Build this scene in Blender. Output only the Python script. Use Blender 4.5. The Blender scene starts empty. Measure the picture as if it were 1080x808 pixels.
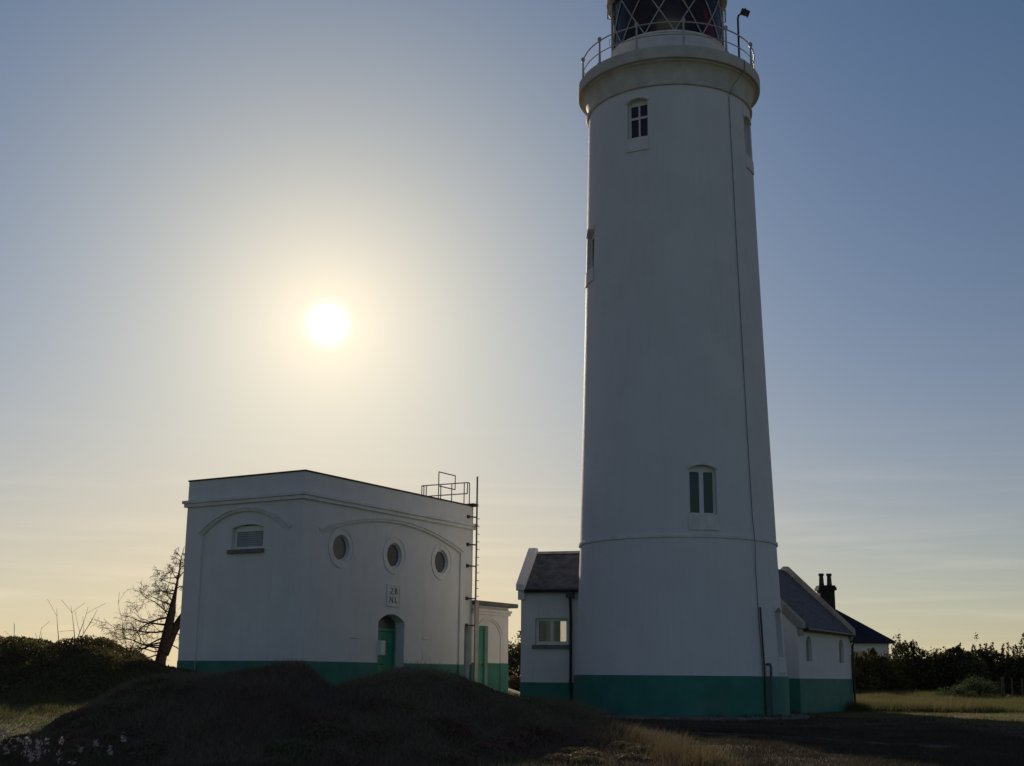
import bpy, bmesh, math, random
import numpy as np
from math import sin, cos, pi, radians, atan2, hypot, sqrt
from mathutils import Vector, Matrix

S = bpy.context.scene
C = S.collection
R = radians

# ------------------------------------------------------------------ camera
EYE = 1.6
cam_d = bpy.data.cameras.new('camera')
cam = bpy.data.objects.new('camera', cam_d)
C.objects.link(cam)
cam_d.sensor_width = 36.0
cam_d.lens = 45.0
cam_d.clip_start = 0.1
cam_d.clip_end = 9000
rx = Vector((0.99996, -0.002009, 0.008773))
ry = Vector((-0.009, -0.223241, 0.974722))
rz = rx.cross(ry)
M = Matrix((rx, ry, rz)).transposed().to_4x4()
M.translation = Vector((0, 0, EYE))
cam.matrix_world = M
S.camera = cam

# ------------------------------------------------------------------ sky and sun
SUN_AZ = R(-8.5)           # left of the viewing direction (+Y)
SUN_EL = R(15.3)
sd = Vector((sin(SUN_AZ) * cos(SUN_EL), cos(SUN_AZ) * cos(SUN_EL), sin(SUN_EL)))
w = bpy.data.worlds.new('World')
S.world = w
w.use_nodes = True
nt = w.node_tree
nt.nodes.clear()
N = nt.nodes.new
L = nt.links.new
out = N('ShaderNodeOutputWorld')
bg = N('ShaderNodeBackground')
bg.inputs['Strength'].default_value = 0.05
sky = N('ShaderNodeTexSky')
sky.sky_type = 'NISHITA'
sky.sun_disc = False
sky.sun_elevation = SUN_EL
sky.sun_rotation = SUN_AZ
sky.altitude = 0
sky.air_density = 1.0
sky.dust_density = 0.0
sky.ozone_density = 1.0
tint = N('ShaderNodeVectorMath')
tint.operation = 'MULTIPLY'
L(sky.outputs[0], tint.inputs[0])
tint.inputs[1].default_value = (0.544, 0.904, 0.796)
L(tint.outputs[0], bg.inputs['Color'])
tc = N('ShaderNodeTexCoord')

def math_node(op, a, b=None, clamp=False):
    m = N('ShaderNodeMath')
    m.operation = op
    m.use_clamp = clamp
    for i, v in enumerate((a, b)):
        if v is None:
            continue
        if isinstance(v, (int, float)):
            m.inputs[i].default_value = v
        else:
            L(v, m.inputs[i])
    return m.outputs[0]

dot = N('ShaderNodeVectorMath')
dot.operation = 'DOT_PRODUCT'
L(tc.outputs['Generated'], dot.inputs[0])
dot.inputs[1].default_value = sd
ang = math_node('MULTIPLY', math_node('ARCCOSINE', math_node('MINIMUM', dot.outputs['Value'], 1.0)), 57.2958)

def glow(color, strength, width, power):
    t = math_node('POWER', math_node('DIVIDE', ang, width), power)
    e = math_node('EXPONENT', math_node('MULTIPLY', t, -1.0))
    b = N('ShaderNodeBackground')
    b.inputs['Color'].default_value = (*color, 1)
    L(math_node('MULTIPLY', e, strength), b.inputs['Strength'])
    return b.outputs[0]

def add(a, b):
    s = N('ShaderNodeAddShader')
    L(a, s.inputs[0])
    L(b, s.inputs[1])
    return s.outputs[0]

# bright disc, aureole round it and the pale horizon haze of the evening air
GL = [glow((1, 0.97, 0.86), 1.3, 0.74, 3.0),
      glow((0.434, 0.365, 0.001), 1.0, 13.0, 1.5),
      glow((0.657, 0.461, 0.223), 1.0, 4.5, 1.0),
      glow((0.008, 0.034, 0.33), 1.0, 22.0, 1.0)]
# thin, faint streaks of cloud low above the horizon
sep = N('ShaderNodeSeparateXYZ')
L(tc.outputs['Generated'], sep.inputs[0])
mp = N('ShaderNodeMapping')
mp.inputs['Scale'].default_value = (2.2, 2.2, 42)
L(tc.outputs['Generated'], mp.inputs[0])
nz = N('ShaderNodeTexNoise')
nz.inputs['Scale'].default_value = 2.4
nz.inputs['Detail'].default_value = 5
nz.inputs['Distortion'].default_value = 0.4
L(mp.outputs[0], nz.inputs['Vector'])
ramp = N('ShaderNodeMapRange')
ramp.inputs['From Min'].default_value = 0.5
ramp.inputs['From Max'].default_value = 0.72
L(nz.outputs['Fac'], ramp.inputs['Value'])
low = N('ShaderNodeMapRange')
low.inputs['From Min'].default_value = 0.2
low.inputs['From Max'].default_value = 0.06
L(sep.outputs['Z'], low.inputs['Value'])
cl = N('ShaderNodeBackground')
cl.inputs['Color'].default_value = (1.0, 0.74, 0.55, 1)
L(math_node('MULTIPLY', math_node('MULTIPLY', ramp.outputs[0], low.outputs[0]), 0.085), cl.inputs['Strength'])
sh = bg.outputs[0]
for g in GL:
    sh = add(sh, g)
hb = N('ShaderNodeBackground')
hb.inputs['Color'].default_value = (0.25, 0.0, 0.0, 1)
side_f = N('ShaderNodeMapRange')
side_f.interpolation_type = 'SMOOTHSTEP'
side_f.inputs['From Min'].default_value = 95
side_f.inputs['From Max'].default_value = 38
L(ang, side_f.inputs['Value'])
hexp = math_node('EXPONENT', math_node('MULTIPLY', math_node('ABSOLUTE', sep.outputs['Z']), -5.0))
L(math_node('MULTIPLY', hexp, side_f.outputs[0]), hb.inputs['Strength'])
sh = add(sh, hb.outputs[0])
# deeper blue of the sky opposite the sun
ab = N('ShaderNodeBackground')
ab.inputs['Color'].default_value = (0.042, 0.003, 0.052, 1)
L(math_node('SUBTRACT', 1.0, side_f.outputs[0]), ab.inputs['Strength'])
sh = add(sh, ab.outputs[0])
# warm band low on the horizon under the sun
wb = N('ShaderNodeBackground')
wb.inputs['Color'].default_value = (0.92, 0.66, 0.38, 1)
wf_ = math_node('MULTIPLY', math_node('EXPONENT', math_node('MULTIPLY', math_node('POWER', math_node('DIVIDE', math_node('ABSOLUTE', sep.outputs['Z']), 0.14), 2.0), -1.0)),
                math_node('EXPONENT', math_node('MULTIPLY', math_node('POWER', math_node('DIVIDE', ang, 19.0), 2.0), -1.0)))
mxs = N('ShaderNodeMixShader')
L(math_node('MULTIPLY', wf_, 0.9), mxs.inputs[0])
L(sh, mxs.inputs[1])
L(wb.outputs[0], mxs.inputs[2])
sh = mxs.outputs[0]
sh = add(sh, cl.outputs[0])
L(sh, out.inputs['Surface'])

sun_d = bpy.data.lights.new('sun', 'SUN')
sun_d.energy = 3.8
sun_d.angle = R(0.53)
sun_d.color = (1.0, 0.86, 0.66)
sun = bpy.data.objects.new('sun', sun_d)
C.objects.link(sun)
sun.rotation_euler = (-sd).to_track_quat('-Z', 'Y').to_euler()
sun.location = (0, 0, 60)

S.view_settings.view_transform = 'Standard'
S.view_settings.look = 'None'
S.view_settings.exposure = 0.0
S.view_settings.gamma = 1.0

# ------------------------------------------------------------------ materials
def mat(name, col, rough=0.8, spec=0.3, var=0.0, vscale=3.0, bump=0.0, bscale=20.0, metal=0.0,
        streak=0.0, brick=None, trans=0.0, col2=None, stain=0.0):
    m = bpy.data.materials.new(name)
    m.use_nodes = True
    t = m.node_tree
    p = t.nodes['Principled BSDF']
    p.inputs['Roughness'].default_value = rough
    p.inputs['Specular IOR Level'].default_value = spec
    p.inputs['Metallic'].default_value = metal
    tcn = t.nodes.new('ShaderNodeTexCoord')
    vec = tcn.outputs['Object']
    colr = None
    if var or col2:
        n = t.nodes.new('ShaderNodeTexNoise')
        n.inputs['Scale'].default_value = vscale
        n.inputs['Detail'].default_value = 6
        t.links.new(vec, n.inputs['Vector'])
        r = t.nodes.new('ShaderNodeMapRange')
        r.inputs['From Min'].default_value = 0.36
        r.inputs['From Max'].default_value = 0.64
        t.links.new(n.outputs['Fac'], r.inputs['Value'])
        mx = t.nodes.new('ShaderNodeMix')
        mx.data_type = 'RGBA'
        c2 = col2 if col2 else tuple(c * (1 - var) for c in col)
        mx.inputs['A'].default_value = (*col, 1)
        mx.inputs['B'].default_value = (*c2, 1)
        t.links.new(r.outputs[0], mx.inputs['Factor'])
        colr = mx.outputs['Result']
    if streak:
        mpn = t.nodes.new('ShaderNodeMapping')
        mpn.inputs['Scale'].default_value = (7, 7, 0.35)
        t.links.new(vec, mpn.inputs[0])
        n = t.nodes.new('ShaderNodeTexNoise')
        n.inputs['Scale'].default_value = 1.0
        n.inputs['Detail'].default_value = 7
        n.inputs['Roughness'].default_value = 0.65
        t.links.new(mpn.outputs[0], n.inputs['Vector'])
        r = t.nodes.new('ShaderNodeMapRange')
        r.inputs['From Min'].default_value = 0.5
        r.inputs['From Max'].default_value = 0.75
        r.inputs['To Max'].default_value = streak
        t.links.new(n.outputs['Fac'], r.inputs['Value'])
        mx = t.nodes.new('ShaderNodeMix')
        mx.data_type = 'RGBA'
        if colr:
            t.links.new(colr, mx.inputs['A'])
        else:
            mx.inputs['A'].default_value = (*col, 1)
        mx.inputs['B'].default_value = (0.36, 0.30, 0.22, 1)
        t.links.new(r.outputs[0], mx.inputs['Factor'])
        colr = mx.outputs['Result']
    if stain:
        n = t.nodes.new('ShaderNodeTexNoise')
        n.inputs['Scale'].default_value = 0.9
        n.inputs['Detail'].default_value = 9
        n.inputs['Roughness'].default_value = 0.7
        t.links.new(vec, n.inputs['Vector'])
        r = t.nodes.new('ShaderNodeMapRange')
        r.inputs['From Min'].default_value = 0.55
        r.inputs['From Max'].default_value = 0.7
        r.inputs['To Max'].default_value = stain
        t.links.new(n.outputs['Fac'], r.inputs['Value'])
        mx = t.nodes.new('ShaderNodeMix')
        mx.data_type = 'RGBA'
        if colr:
            t.links.new(colr, mx.inputs['A'])
        else:
            mx.inputs['A'].default_value = (*col, 1)
        mx.inputs['B'].default_value = (0.22, 0.19, 0.13, 1)
        t.links.new(r.outputs[0], mx.inputs['Factor'])
        colr = mx.outputs['Result']
    if colr:
        t.links.new(colr, p.inputs['Base Color'])
    else:
        p.inputs['Base Color'].default_value = (*col, 1)
    if bump or brick:
        b = t.nodes.new('ShaderNodeBump')
        if brick:
            bt = t.nodes.new('ShaderNodeTexBrick')
            bt.inputs['Scale'].default_value = 1.0
            bt.inputs['Brick Width'].default_value = brick[0]
            bt.inputs['Row Height'].default_value = brick[1]
            bt.inputs['Mortar Size'].default_value = brick[2]
            bt.inputs['Color1'].default_value = (1, 1, 1, 1)
            bt.inputs['Color2'].default_value = (0.9, 0.9, 0.9, 1)
            bt.inputs['Mortar'].default_value = (0, 0, 0, 1)
            sp = t.nodes.new('ShaderNodeSeparateXYZ')
            t.links.new(vec, sp.inputs[0])
            ad = t.nodes.new('ShaderNodeMath')
            ad.operation = 'ADD'
            t.links.new(sp.outputs['X'], ad.inputs[0])
            t.links.new(sp.outputs['Y'], ad.inputs[1])
            cb = t.nodes.new('ShaderNodeCombineXYZ')
            t.links.new(ad.outputs[0], cb.inputs['X'])
            t.links.new(sp.outputs['Z'], cb.inputs['Y'])
            t.links.new(cb.outputs[0], bt.inputs['Vector'])
            t.links.new(bt.outputs['Color'], b.inputs['Height'])
            b.inputs['Strength'].default_value = brick[3]
            b.inputs['Distance'].default_value = 0.02
        else:
            n = t.nodes.new('ShaderNodeTexNoise')
            n.inputs['Scale'].default_value = bscale
            n.inputs['Detail'].default_value = 5
            t.links.new(vec, n.inputs['Vector'])
            t.links.new(n.outputs['Fac'], b.inputs['Height'])
            b.inputs['Strength'].default_value = bump
            b.inputs['Distance'].default_value = 0.03
        t.links.new(b.outputs[0], p.inputs['Normal'])
    if trans:
        tr = t.nodes.new('ShaderNodeBsdfTranslucent')
        if colr:
            t.links.new(colr, tr.inputs['Color'])
        else:
            tr.inputs['Color'].default_value = (*col, 1)
        ms = t.nodes.new('ShaderNodeMixShader')
        ms.inputs[0].default_value = trans
        t.links.new(p.outputs[0], ms.inputs[1])
        t.links.new(tr.outputs[0], ms.inputs[2])
        t.links.new(ms.outputs[0], t.nodes['Material Output'].inputs['Surface'])
    return m

white_render = mat('white_render', (0.72, 0.72, 0.72), 0.75, 0.3, var=0.055, vscale=0.9, bump=0.35, bscale=9, streak=0.11)
white_brick = mat('white_painted_brick', (0.75, 0.74, 0.72), 0.75, 0.3, var=0.06, vscale=1.4, brick=(0.23, 0.078, 0.006, 0.3), streak=0.14)
white_trim = mat('white_trim', (0.76, 0.75, 0.72), 0.7, 0.3, var=0.12, vscale=2.5, bump=0.2, bscale=12, streak=0.18)
gallery_white = mat('gallery_white', (0.6, 0.57, 0.52), 0.7, 0.3, var=0.18, vscale=2.0, bump=0.3, bscale=10, streak=0.35)
green_paint = mat('green_paint', (0.04, 0.21, 0.165), 0.6, 0.35, var=0.22, vscale=1.6, bump=0.3, bscale=10, stain=0.25)
green_door = mat('green_door', (0.04, 0.25, 0.165), 0.4, 0.5, var=0.1)
white_frame = mat('white_frame', (0.72, 0.71, 0.68), 0.45, 0.5, var=0.06)
rail_metal = mat('rail_metal', (0.50, 0.49, 0.47), 0.5, 0.5, var=0.25, vscale=6)
dark_metal = mat('dark_metal', (0.03, 0.03, 0.035), 0.55, 0.4)
grey_metal = mat('grey_metal', (0.20, 0.20, 0.21), 0.5, 0.5, var=0.3, vscale=5)
black_pipe = mat('black_pipe', (0.02, 0.02, 0.022), 0.45, 0.5)
brown_edge = mat('brown_edge', (0.10, 0.085, 0.07), 0.8, 0.2, var=0.4)
dark_pane = mat('dark_pane', (0.012, 0.014, 0.022), 0.06, 0.5)
grey_louvre = mat('grey_louvre', (0.42, 0.43, 0.42), 0.6, 0.3, var=0.15)
stone_sill = mat('stone_sill', (0.20, 0.22, 0.20), 0.8, 0.3, var=0.3)
niche_grey = mat('niche_grey', (0.33, 0.30, 0.29), 0.8, 0.2, var=0.25, vscale=4, stain=0.3)
slate = mat('slate', (0.115, 0.118, 0.132), 0.75, 0.2, var=0.45, vscale=4.5, brick=(0.3, 0.2, 0.02, 1.0))
far_slate = mat('dark_slate', (0.03, 0.032, 0.045), 0.75, 0.2, var=0.4, vscale=3)
coping_mat = mat('coping_stone', (0.42, 0.39, 0.34), 0.85, 0.25, var=0.3, vscale=3, stain=0.5)
concrete = mat('concrete', (0.24, 0.23, 0.21), 0.9, 0.2, var=0.35, vscale=3, bump=0.5, bscale=12, stain=0.5)
chimney_mat = mat('chimney_brick', (0.05, 0.04, 0.035), 0.9, 0.2, var=0.4, vscale=4, brick=(0.23, 0.08, 0.01, 0.6))
red_glass_m = mat('red_glass', (0.28, 0.02, 0.03), 0.1, 0.5)
curtain = mat('lantern_curtain', (0.05, 0.055, 0.10), 0.9, 0.2, var=0.3)
bronze = mat('bronze', (0.22, 0.16, 0.09), 0.4, 0.5, metal=0.6)
bark = mat('bark', (0.055, 0.045, 0.038), 0.95, 0.1, var=0.4, vscale=8, bump=0.8, bscale=25)
twig_mat = mat('twig', (0.09, 0.07, 0.055), 0.95, 0.1)
post_wood = mat('post_wood', (0.11, 0.09, 0.07), 0.95, 0.1, var=0.4, vscale=8)
leaf_dark = mat('leaf_dark', (0.055, 0.065, 0.024), 0.7, 0.3, col2=(0.10, 0.08, 0.035), vscale=1.2, trans=0.3)
leaf_olive = mat('leaf_olive', (0.11, 0.11, 0.035), 0.7, 0.3, col2=(0.10, 0.07, 0.035), vscale=1.0, trans=0.35)
leaf_light = mat('leaf_light', (0.07, 0.095, 0.04), 0.7, 0.3, col2=(0.045, 0.06, 0.03), vscale=1.0, trans=0.35)
scrub_mat = mat('scrub', (0.19, 0.19, 0.115), 0.9, 0.1, col2=(0.16, 0.10, 0.08), vscale=0.4, trans=0.3)
grass_mat = mat('grass_blades', (0.115, 0.13, 0.045), 0.8, 0.2, col2=(0.16, 0.125, 0.06), vscale=0.6, trans=0.45)
shade_and_weed_mat = mat('shade_and_weed_blades', (0.11, 0.085, 0.062), 0.9, 0.1, col2=(0.07, 0.068, 0.042), vscale=0.8, trans=0.15)  # brown with shade mixed into the colour; the weeds share it
mound_blade = mat('mound_blades', (0.20, 0.195, 0.115), 0.9, 0.1, col2=(0.16, 0.105, 0.085), vscale=0.4, trans=0.25)
straw_mat = mat('straw', (0.15, 0.12, 0.055), 0.8, 0.2, col2=(0.16, 0.12, 0.07), vscale=2.0, trans=0.4)
petal_mat = mat('seed_head', (0.75, 0.64, 0.52), 0.8, 0.2, col2=(0.5, 0.36, 0.34), vscale=9.0, trans=0.35)
soil = mat('soil', (0.115, 0.10, 0.05), 0.95, 0.1, col2=(0.15, 0.125, 0.065), vscale=0.5, bump=0.6, bscale=6)
# shade painted into brown ground as far as the tower, the rest dry lawn
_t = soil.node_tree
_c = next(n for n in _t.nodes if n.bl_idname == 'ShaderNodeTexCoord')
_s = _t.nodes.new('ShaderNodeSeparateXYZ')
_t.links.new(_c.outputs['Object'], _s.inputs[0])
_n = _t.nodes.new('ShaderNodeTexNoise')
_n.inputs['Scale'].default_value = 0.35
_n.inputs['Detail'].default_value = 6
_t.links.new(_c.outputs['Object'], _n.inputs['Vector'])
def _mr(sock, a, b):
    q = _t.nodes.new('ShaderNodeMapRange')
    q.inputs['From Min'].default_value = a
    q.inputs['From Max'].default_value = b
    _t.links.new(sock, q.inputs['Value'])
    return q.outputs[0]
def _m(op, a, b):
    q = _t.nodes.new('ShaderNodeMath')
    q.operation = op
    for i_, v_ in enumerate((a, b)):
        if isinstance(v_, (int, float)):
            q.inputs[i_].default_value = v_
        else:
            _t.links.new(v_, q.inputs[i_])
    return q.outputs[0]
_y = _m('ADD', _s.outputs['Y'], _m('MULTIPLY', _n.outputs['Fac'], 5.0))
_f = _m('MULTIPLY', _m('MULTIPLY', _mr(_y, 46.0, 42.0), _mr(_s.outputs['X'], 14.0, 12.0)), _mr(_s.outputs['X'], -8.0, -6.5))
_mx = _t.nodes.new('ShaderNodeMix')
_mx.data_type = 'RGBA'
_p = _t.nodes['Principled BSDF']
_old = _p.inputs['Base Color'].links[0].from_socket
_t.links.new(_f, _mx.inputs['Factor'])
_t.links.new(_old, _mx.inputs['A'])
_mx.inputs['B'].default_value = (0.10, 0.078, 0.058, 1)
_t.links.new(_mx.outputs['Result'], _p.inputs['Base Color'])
gravel = mat('gravel', (0.038, 0.033, 0.027), 0.95, 0.1, var=0.4, vscale=14, bump=0.6, bscale=30)

gl = bpy.data.materials.new('lantern_glass')
gl.use_nodes = True
t = gl.node_tree
p = t.nodes['Principled BSDF']
t.nodes.remove(p)
a_ = t.nodes.new('ShaderNodeBsdfTransparent')
a_.inputs[0].default_value = (0.86, 0.86, 0.87, 1)
b_ = t.nodes.new('ShaderNodeBsdfGlossy')
b_.inputs['Roughness'].default_value = 0.03
f_ = t.nodes.new('ShaderNodeFresnel')
f_.inputs[0].default_value = 1.5
ms = t.nodes.new('ShaderNodeMixShader')
t.links.new(f_.outputs[0], ms.inputs[0])
t.links.new(a_.outputs[0], ms.inputs[1])
t.links.new(b_.outputs[0], ms.inputs[2])
t.links.new(ms.outputs[0], t.nodes['Material Output'].inputs['Surface'])

# ------------------------------------------------------------------ helpers
def tag(o, label=None, cat=None, group=None, kind=None):
    if label: o['label'] = label
    if cat: o['category'] = cat
    if group: o['group'] = group
    if kind: o['kind'] = kind
    return o

def thing(name, label, cat, loc=(0, 0, 0), rz=0.0, group=None):
    o = bpy.data.objects.new(name, None)
    o.empty_display_size = 0.3
    C.objects.link(o)
    o.location = loc
    o.rotation_euler = (0, 0, rz)
    return tag(o, label, cat, group)

class MB:
    def __init__(s):
        s.v = []
        s.f = []
    def quad(s, *p):
        n = len(s.v)
        s.v += [tuple(q) for q in p]
        s.f.append(tuple(range(n, n + len(p))))
    def box(s, a, b):
        x0, y0, z0 = (min(a[i], b[i]) for i in range(3))
        x1, y1, z1 = (max(a[i], b[i]) for i in range(3))
        n = len(s.v)
        s.v += [(x0, y0, z0), (x1, y0, z0), (x1, y1, z0), (x0, y1, z0), (x0, y0, z1), (x1, y0, z1), (x1, y1, z1), (x0, y1, z1)]
        s.f += [tuple(n + i for i in q) for q in ((3, 2, 1, 0), (4, 5, 6, 7), (0, 1, 5, 4), (1, 2, 6, 5), (2, 3, 7, 6), (3, 0, 4, 7))]
        return s
    def prism(s, poly, axis, a, b):
        # poly: list of 2-D points, extruded along axis from a to b
        n = len(s.v)
        k = len(poly)
        for h in (a, b):
            for (u, v) in poly:
                s.v.append({'x': (h, u, v), 'y': (u, h, v), 'z': (u, v, h)}[axis])
        s.f.append(tuple(n + i for i in range(k))[::-1])
        s.f.append(tuple(n + k + i for i in range(k)))
        for i in range(k):
            j = (i + 1) % k
            s.f.append((n + i, n + j, n + k + j, n + k + i))
        return s
    def tube(s, pts, r, seg=8, cap=True):
        pts = [Vector(p) for p in pts]
        rs = r if isinstance(r, (list, tuple)) else [r] * len(pts)
        n = len(s.v)
        up = None
        for i, p in enumerate(pts):
            d = (pts[min(i + 1, len(pts) - 1)] - pts[max(i - 1, 0)]).normalized()
            if up is None:
                up = Vector((0, 0, 1)) if abs(d.z) < 0.9 else Vector((1, 0, 0))
            a = d.cross(up).normalized()
            b = a.cross(d).normalized()
            up = b
            for k in range(seg):
                t = 2 * pi * k / seg
                s.v.append(tuple(p + (a * cos(t) + b * sin(t)) * rs[i]))
        for i in range(len(pts) - 1):
            for k in range(seg):
                k2 = (k + 1) % seg
                s.f.append((n + i * seg + k, n + i * seg + k2, n + (i + 1) * seg + k2, n + (i + 1) * seg + k))
        if cap:
            s.f.append(tuple(n + k for k in range(seg))[::-1])
            m = n + (len(pts) - 1) * seg
            s.f.append(tuple(m + k for k in range(seg)))
        return s
    def lathe(s, prof, seg=96, c=(0, 0), closed=False):
        n = len(s.v)
        k = len(prof)
        for (r, z) in prof:
            for i in range(seg):
                t = 2 * pi * i / seg
                s.v.append((c[0] + r * sin(t), c[1] - r * cos(t), z))
        rng = range(k if closed else k - 1)
        for j in rng:
            j2 = (j + 1) % k
            for i in range(seg):
                i2 = (i + 1) % seg
                s.f.append((n + j * seg + i, n + j * seg + i2, n + j2 * seg + i2, n + j2 * seg + i))
        return s
    def arcbox(s, a0, a1, r0, r1, z0, z1, seg=8):
        # curved block; r0 / r1 may be (bottom, top) pairs
        if not isinstance(r0, tuple): r0 = (r0, r0)
        if not isinstance(r1, tuple): r1 = (r1, r1)
        n = len(s.v)
        for i in range(seg + 1):
            t = a0 + (a1 - a0) * i / seg
            for (r, z) in ((r0[0], z0), (r1[0], z0), (r1[1], z1), (r0[1], z1)):
                s.v.append((r * sin(t), -r * cos(t), z))
        for i in range(seg):
            q = n + i * 4
            for k in range(4):
                k2 = (k + 1) % 4
                s.f.append((q + k, q + k2, q + 4 + k2, q + 4 + k))
        s.f.append((n + 3, n + 2, n + 1, n))
        q = n + seg * 4
        s.f.append((q, q + 1, q + 2, q + 3))
        return s
    def build(s, name, m, parent=None, smooth=None, bevel=0.0):
        me = bpy.data.meshes.new(name)
        me.from_pydata(s.v, [], s.f)
        bm = bmesh.new()
        bm.from_mesh(me)
        bmesh.ops.recalc_face_normals(bm, faces=bm.faces)
        bm.to_mesh(me)
        bm.free()
        me.materials.append(m)
        o = bpy.data.objects.new(name, me)
        C.objects.link(o)
        o.parent = parent
        if bevel:
            bv = o.modifiers.new('bevel', 'BEVEL')
            bv.width = bevel
            bv.segments = 2
            bv.limit_method = 'ANGLE'
        if smooth:
            me.shade_smooth()
            me.set_sharp_from_angle(angle=R(smooth))
        return o

def cut(o, cutters, smooth=None):
    """Subtract closed helper solids (MB) from object o and throw them away."""
    tmp = []
    for c in cutters:
        k = c.build('cutter', o.data.materials[0])
        k.matrix_world = Matrix.Identity(4)
        tmp.append(k)
        b = o.modifiers.new('b', 'BOOLEAN')
        b.operation = 'DIFFERENCE'
        b.solver = 'EXACT'
        b.object = k
    par = o.parent
    o.parent = None
    bpy.context.view_layer.update()
    dg = bpy.context.evaluated_depsgraph_get()
    me = bpy.data.meshes.new_from_object(o.evaluated_get(dg))
    o.modifiers.clear()
    o.data = me
    o.parent = par
    for k in tmp:
        bpy.data.objects.remove(k, do_unlink=True)
    if smooth:
        me.shade_smooth()
        me.set_sharp_from_angle(angle=R(smooth))
    return o

def xform(mb, mtx):
    mb.v = [tuple(mtx @ Vector(v)) for v in mb.v]
    return mb

def arch_poly(x0, x1, z0, zs, zt, k=10):
    """Opening outline: straight jambs from z0 to spring zs, segmental arch up to zt."""
    h = zt - zs
    c = (x1 - x0) / 2
    if h < 1e-4:
        return [(x0, z0), (x1, z0), (x1, zs), (x0, zs)]
    rad = (c * c + h * h) / (2 * h)
    cx, cz = (x0 + x1) / 2, zt - rad
    a = math.asin(min(1, c / rad))
    pts = [(x0, z0), (x1, z0)]
    for i in range(k + 1):
        t = a - 2 * a * i / k
        pts.append((cx + rad * sin(t), cz + rad * cos(t)))
    return pts

def arch_line(x0, x1, zs, zt, k=28):
    return arch_poly(x0, x1, 0, zs, zt, k)[2:]

def moulding(mb, line, y, wdt, prj, closed=False):
    """A strip following a 2-D (x,z) line on the wall plane y, wdt high and prj proud of it."""
    n = len(line)
    ins, outs = [], []
    for i, p in enumerate(line):
        a = Vector(line[(i - 1) % n] if closed else line[max(i - 1, 0)])
        b = Vector(line[(i + 1) % n] if closed else line[min(i + 1, n - 1)])
        d = (b - a).normalized()
        nn = Vector((-d.y, d.x))
        ins.append(Vector(p) - nn * wdt / 2)
        outs.append(Vector(p) + nn * wdt / 2)
    st = len(mb.v)
    for a, b in zip(ins, outs):
        mb.v += [(a.x, y, a.y), (a.x, y - prj, a.y), (b.x, y - prj, b.y), (b.x, y, b.y)]
    m = n if closed else n - 1
    for i in range(m):
        j = (i + 1) % n
        for k in range(4):
            k2 = (k + 1) % 4
            mb.f.append((st + i * 4 + k, st + i * 4 + k2, st + j * 4 + k2, st + j * 4 + k))
    if not closed:
        mb.f.append((st, st + 1, st + 2, st + 3))
        e = st + (n - 1) * 4
        mb.f.append((e + 3, e + 2, e + 1, e))
    return mb

rng = np.random.default_rng(11)

def vnoise(x, y, scale, seed=0):
    x = np.asarray(x, float) / scale + seed * 17.3
    y = np.asarray(y, float) / scale + seed * 9.1
    xi, yi = np.floor(x), np.floor(y)
    fx, fy = x - xi, y - yi
    fx, fy = fx * fx * (3 - 2 * fx), fy * fy * (3 - 2 * fy)
    def hsh(a, b):
        v = np.sin(a * 127.1 + b * 311.7) * 43758.5453
        return v - np.floor(v)
    return ((hsh(xi, yi) * (1 - fx) + hsh(xi + 1, yi) * fx) * (1 - fy)
            + (hsh(xi, yi + 1) * (1 - fx) + hsh(xi + 1, yi + 1) * fx) * fy)

def sstep(a, b, x):
    t = np.clip((x - a) / (b - a), 0, 1)
    return t * t * (3 - 2 * t)

# ------------------------------------------------------------------ terrain
CR_X = [-60, -12, -9, -7, -5.86, -4.76, -4.2, -3.75, -3.54, -3.34, -3.15, -2.9, -2.5, -1.88, -1.33, -1.0, -.78, -.45, -.12, .4, 1.0, 1.54, 1.9, 2.25, 2.7, 4.2, 60]
CR_Z = [.9, .9, 1.0, 1.33, 1.47, 1.53, 1.62, 1.73, 1.70, 1.48, 1.27, 1.30, 1.47, 1.65, 1.60, 1.50, 1.38, 1.24, 1.14, 1.10, 1.06, .84, .55, .40, .38, .36, .36]
DN_X = [-80, -40, -22, -16, -12.5, -12.2, -11.9, -11.4, -11.0, -10.5, -9.9, -9.7, -9.2, -8.6, -8.0, -6, -3, -1, 60]
DN_Z = [1.2, 1.7, 2.1, 2.2, 2.14, 2.25, 2.20, 2.03, 2.08, 2.22, 2.12, 2.02, 1.80, 1.68, 1.58, 1.15, 0.9, 0, 0]

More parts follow.
